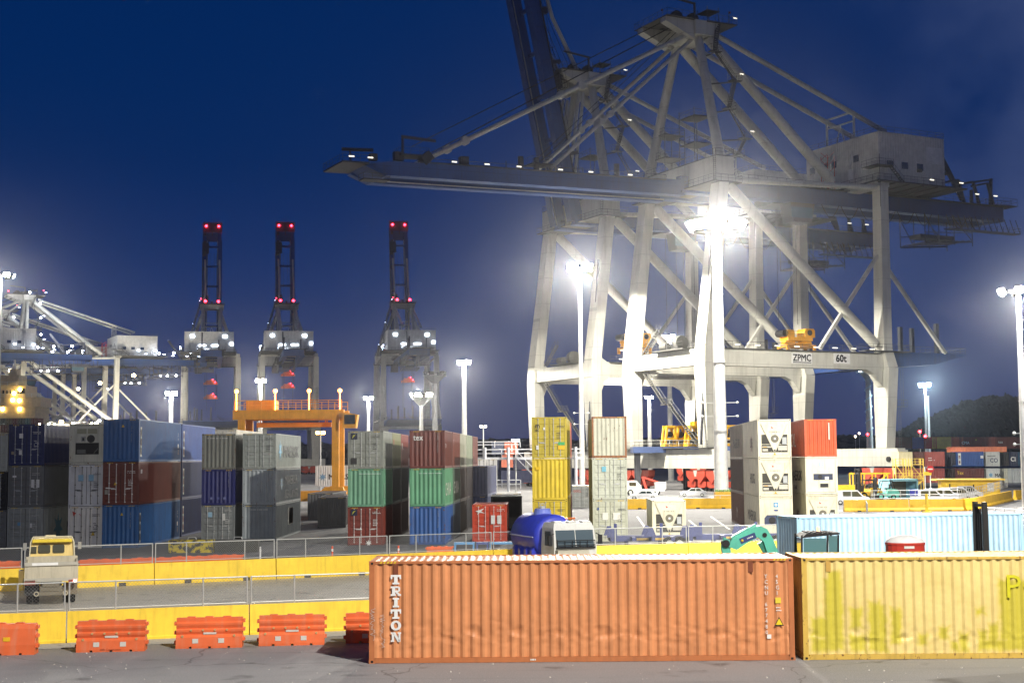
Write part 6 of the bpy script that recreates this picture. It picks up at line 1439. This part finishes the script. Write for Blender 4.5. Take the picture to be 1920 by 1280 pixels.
# steel gangway bridge with stairs behind the rows
a = at(880, 857, 205); zd = at(930, 857, 205).z; t = thing('gangway', 'pale steel gangway with railings and stair between the brown and yellow stacks', 'gangway', (a.x, 205, 0), 0); L = at(967, 857, 205).x-a.x; L2_ = at(1092, 857, 205).x-a.x
GW = flat((200, 202, 206), .5); g = MB(); g.box(0, L2_, -.6, .6, zd-.35, zd); g.build('deck', GW, t); g = MB(); g.railing((0, -.6, zd), (L2_, -.6, zd), 1.1, 2.4, .06).railing((0, .6, zd), (L2_, .6, zd), 1.1, 2.4, .06); g.railing((0, -.55, zd+1.4), (L2_*.45, -.55, zd+1.4), .8, 4, .06); g.railing((2, -.6, 1.6), (L*1.1, -.6, 1.6), 1.2, 3, .06); g.build('railing', GW, t)
for x in (L*.34, L*.84, L2_-1): MB().tube((x, -.8, 0), (x, -.8, zd+1.4), .22, n=10).build('column', GW, t)
g = MB(); stair_run(g, (L, -1.2, zd), (L+5.2, -1.2, .6), 1.0); g.build('stair', GW, t)
# ship at the left edge
ZS = 470; a = at(0, 800, ZS); s0 = at(-60, 800, ZS).x; t = thing('container_ship', 'ship with a warmly lit superstructure moored at the left edge', 'ship', (s0, ZS, 0), 0); X = lambda px: at(px, 760, ZS).x-s0; Z = lambda py: at(30, py, ZS).z
SHW = paint((226, 206, 160), .05, .5, .2); g = MB(); g.box(0, X(66), 0, 14, 3, Z(762)).box(0, X(78), -1, 10, Z(762), Z(745)+.0).box(0, X(46), 1, 12, Z(745), Z(722)).box(0, X(30), 2, 10, Z(722), Z(702)).box(X(8), X(22), 4, 8, Z(702), Z(690)); sup = g.build('superstructure', SHW, t)
g = MB()
for k in range(6): g.box(X(2+k*7), X(5+k*7), .94, 1.0, Z(738), Z(731))
g.box(X(34), X(44), .9, .98, Z(738), Z(728)); g.build('window', glass((40, 44, 40)), sup); g = MB()
for px, py, y in ((24, 737, .8), (35, 730, .8), (8, 728, 1.8), (26, 750, -1.2), (38, 751, -1.2), (5, 766, -.2), (37, 767, -.2)): g.sphere((X(px), y, Z(py)), .62, 8, 6)
g.build('deck_lamp', glow((255, 214, 120), 40), sup); g = MB(); g.railing((0, -1, Z(745)), (X(78), -1, Z(745)), 1.2, 3, .08).railing((0, 1, Z(722)), (X(46), 1, Z(722)), 1.2, 3, .08); g.tube((X(14), 6, Z(690)), (X(14), 6, Z(672)), .3, n=6); g.build('railing', WHITE, sup); g = MB(); g.prism([(-20, 3), (X(90), 3), (X(86), 0), (-20, 0)], 'y', -2, 16); g.build('hull', paint((40, 44, 60), .2, .6, .3), t)
dc = [(78, 84, 76), (70, 110, 106), (112, 92, 60), (106, 50, 50), (110, 56, 50), (84, 66, 52), (74, 78, 66)]
for r_ in range(2):
    for k in range(6):
        x0, x1 = (0 if r_ == 0 else 3)+k*11.4, (0 if r_ == 0 else 3)+(k+1)*11.4; Y = ZS-12-r_*6; a = at(x0, 786+r_*12, Y)
        container((at((x0+x1)/2, 790, Y).x, Y, at(30, 797+r_*13, Y).z), 0, dc[(k*2+r_*3) % 7], 6.06, 2.3, 'door', f'{("olive", "teal", "tan", "maroon", "red brown", "umber", "grey green")[(k*2+r_*3) % 7]} container end on the ship deck, {("first", "second", "third", "fourth", "fifth", "sixth")[k]} from the left in the {("upper", "lower")[r_]} tier', 'containers on the ship deck')
# hills
def ridge(name, pts, depth, kind, m, seed, amp, step):
    mb = MB(); (xa, ya, Y) = pts[0]; rows_ = []; xs = []; x = pts[0][0]
    while x <= pts[-1][0]: xs.append(x); x += step
    for j in range(30):
        row_ = []
        for px in xs:
            for (p0, p1) in zip(pts, pts[1:]):
                if p0[0] <= px <= p1[0]: f = (px-p0[0])/(p1[0]-p0[0]); py = p0[1]+(p1[1]-p0[1])*f; break
            top = at(px, py, Y).z; X_ = at(px, py, Y).x; u = j/29; z = top*math.sin(u*math.pi/2)
            n1 = noise.noise(Vector((X_*.045, u*9, seed))); n2 = noise.noise(Vector((X_*.13, u*22, seed+4))); n3 = noise.noise(Vector((X_*.4, u*60, seed+9)))
            row_.append((X_, Y-depth*(1-u)+6*n2, max(-.5, z+amp*(.8*n1+.6*n2+.7*n3+.5*noise.noise(Vector((X_*.9, u*120, seed+2))))*min(1, u*3))))
        rows_.append(row_)
    n = len(xs); mb.add([p for r_ in rows_ for p in r_], [(j*n+i, j*n+i+1, (j+1)*n+i+1, (j+1)*n+i) for j in range(29) for i in range(n-1)])
    o = mb.build(name, m); tag(o, kind=kind); return o
HM, n_, bs = mat_new('dark_woodland'); a = mixc(n_, ramp(n_, nz(n_, coords(n_, rnd=False), .09, 7, .7), .35, .7), (.006, .009, .007), (.03, .034, .026)); n_.links.new(a, bs.inputs['Base Color']); bs.inputs['Roughness'].default_value = 1
ridge('wooded_hill', [(1640, 822, 820), (1690, 806, 820), (1725, 785, 820), (1765, 772, 820), (1800, 757, 820), (1835, 746, 820), (1862, 744, 820), (1890, 750, 820), (1925, 736, 820), (2080, 700, 820), (2300, 690, 820), (2600, 730, 820), (2900, 800, 820), (3000, 822, 820)], 90, 'stuff', HM, 3, 3.4, .9)
tag(bpy.data.objects['wooded_hill'], 'dark wooded hill rising at the right behind the far containers', 'hill')
ridge('far_shore', [(-600, 838, 1700), (560, 834, 1700), (900, 826, 1700), (960, 824, 1700), (1100, 826, 1700), (1400, 822, 1700), (1580, 816, 1700), (1660, 818, 1700), (2100, 812, 1700), (2700, 808, 1700)], 120, 'stuff', HM, 8, 3.5, 5)
tag(bpy.data.objects['far_shore'], 'low dark tree line along the far shore', 'tree line')

# grit and scraps on the forecourt
g = MB(); rs = random.Random(11)
for k in range(170):
    x, y = rs.uniform(-16, 18), rs.uniform(36.5, 44.5); r_ = rs.choice((.012, .018, .018, .03))
    if -4.4 < x < 22 and 41 < y: continue
    g.loft([[(x+r_*math.cos(q*1.57+k), y+r_*math.sin(q*1.57+k), .005) for q in range(4)], [(x+.6*r_*math.cos(q*1.57+k), y+.6*r_*math.sin(q*1.57+k), .005+r_*.9) for q in range(4)]])
tag(g.build('loose_grit', flat((196, 190, 180), .8)), 'pale grit scattered on the forecourt asphalt', 'grit', kind='stuff')

# lamps along the quay edge above the left stacks
a = at(70, 797, 430); t = thing('lamp_rail', 'steel rail carrying a row of bright warm lamps just above the left reefer', 'lamp rail', (a.x, 430, 0), 0); L = at(190, 797, 430).x-a.x
g = MB(); g.tube((0, 0, a.z-.8), (L, 0, a.z-.8), .15, n=5)
for x in (0, L*.33, L*.66, L): g.tube((x, 0, 0), (x, 0, a.z-.8), .2, n=6)
g.build('rail_frame', STEEL, t); g = MB()
for px, r_ in ((75, .26), (92, .36), (103, .26), (137, .45), (152, .38), (172, .34), (181, .45)): g.sphere((at(px, 797, 430).x-a.x, -.3, a.z+(.3 if px != 152 else -.4)), r_, 8, 6)
g.build('deck_lamp', glow((255, 236, 190), 90), t)
# ------------------------------------------------------------------ light
def lamp(name, loc, target, power, half, blend=.5, c=(1, .93, .8), rad=.6):
    l = bpy.data.lights.new(name, 'SPOT'); l.energy = power; l.color = c; l.spot_size = 2*R(half); l.spot_blend = blend; l.shadow_soft_size = rad
    o = bpy.data.objects.new(name, l); COL.objects.link(o); o.location = loc
    d = Vector(target)-Vector(loc); o.rotation_euler = d.to_track_quat('-Z', 'Y').to_euler(); return o
def point(name, loc, power, c=(1, .93, .8), rad=.8):
    l = bpy.data.lights.new(name, 'POINT'); l.energy = power; l.color = c; l.shadow_soft_size = rad
    o = bpy.data.objects.new(name, l); COL.objects.link(o); o.location = loc; return o
K = 1000
# yard masts standing behind and to the right of the viewer, then an added fill
KC = (1, .95, .86)
lamp('yard_flood_and_fill', (23.7, 4.7, 46), (5, 41.5, 0), 290*K, 25, .3, KC, .4)
lamp('yard_flood_and_fill', (54, 46, 34), (29, 93, 2), 290*K, 32, .5, KC)
lamp('yard_flood_and_fill', (14, 8, 36), (20, 112, 3), 330*K, 12, .8, KC)
lamp('yard_flood_and_fill', (-4, 0, 36), (-13, 100, 4), 70*K, 21, 1.0, KC)  # weak fill added to lift the left stack fronts, no mast stands here
def head(px, py, Y, power, c=(1, .94, .82), dz=-.6, dy=-1.2):
    p = at(px, py, Y); q = (p.x, Y+dy, p.z+dz)
    o = lamp('mast_light', q, (p.x, Y+dy, 0), power, 88, .12, c, .8)
    return point('mast_glow', q, power*.025, c, .8)
head(1343, 425, 200, 280*K, dy=-5.2); head(1087, 502, 247, 260*K, dy=-1.6); head(1909, 547, 150, 90*K, (1, .97, .92)); head(790, 740, 330, 50*K); head(870, 680, 300, 30*K); head(1254, 632, 345, 40*K); head(1734, 722, 430, 40*K, (.75, .93, 1)); head(1627, 690, 430, 14*K, (.7, .9, 1), dz=1, dy=-3)
head(1217, 745, 320, 20*K); head(691, 747, 330, 14*K); head(489, 714, 330, 18*K); head(321, 738, 330, 22*K); head(1, 517, 330, 60*K)
def beam(px, py, Y, target, power, half, c=(1, .95, .84)):
    p = at(px, py, Y); return lamp('mast_beam', (p.x, Y-(5.4 if px == 1343 else 3.0), p.z), target, power, half, .6, c, .9)
beam(1343, 425, 200, (6, 20, 0), 90*K, 12); beam(1087, 502, 247, (3, 20, 0), 62*K, 9); beam(1909, 547, 150, (14, 20, 0), 36*K, 10); beam(790, 740, 330, (-4, 20, 0), 110*K, 4); beam(870, 680, 300, (-2, 20, 0), 90*K, 4); beam(1734, 722, 430, (12, 20, 0), 130*K, 4, (.75, .93, 1)); beam(1254, 632, 345, (4, 20, 0), 70*K, 4)
beam(321, 738, 330, (-12, 20, 0), 70*K, 4); beam(489, 714, 330, (-9, 20, 0), 70*K, 4); beam(1, 517, 330, (-17, 20, 0), 130*K, 4); beam(691, 747, 330, (-5, 20, 0), 60*K, 4)
p = cl.location + CU*30 - CV*30 + Vector((0, 0, 18)); point('quay_light', p, 110*K, (1, .9, .72))
p = cl.location + CU*16 - CV*14 + Vector((0, 0, 62)); point('crane_light', p, 22*K, (.93, .96, 1))
p = at(560, 700, 590); point('quay_light', (p.x, 540, 30), 11*K, (1, .95, .9))
p = c1.location + CU*20 + CV*60 + Vector((0, 0, 24)); point('quay_light', p, 16*K, (1, .92, .8))

HZ = MB(); HZ.box(-900, 1100, -70, 1750, -1, 190); hz = HZ.build('haze', flat((200, 200, 200))); tag(hz, 'thin night haze over the port', 'haze', kind='stuff')
hm = bpy.data.materials.new('night_haze'); hm.use_nodes = True; t_ = hm.node_tree; t_.nodes.remove(t_.nodes['Principled BSDF'])
pv = N(t_, 'ShaderNodeVolumePrincipled'); pv.inputs['Density'].default_value = .00006; pv.inputs['Color'].default_value = (.9, .92, 1, 1); pv.inputs['Anisotropy'].default_value = .94
t_.links.new(pv.outputs[0], t_.nodes['Material Output'].inputs['Volume']); hz.data.materials[0] = hm

v = scene.view_settings; v.view_transform = 'Standard'; v.look = 'None'; v.exposure = 0; v.gamma = 1
scene.render.engine = 'CYCLES'; c_ = scene.cycles
c_.use_denoising = True
try: c_.denoiser = 'OPENIMAGEDENOISE'
except Exception: pass
c_.max_bounces = 5; c_.diffuse_bounces = 2; c_.glossy_bounces = 2; c_.transmission_bounces = 2; c_.volume_bounces = 0; c_.sample_clamp_indirect = 4; c_.sample_clamp_direct = 0
c_.caustics_reflective = False; c_.caustics_refractive = False
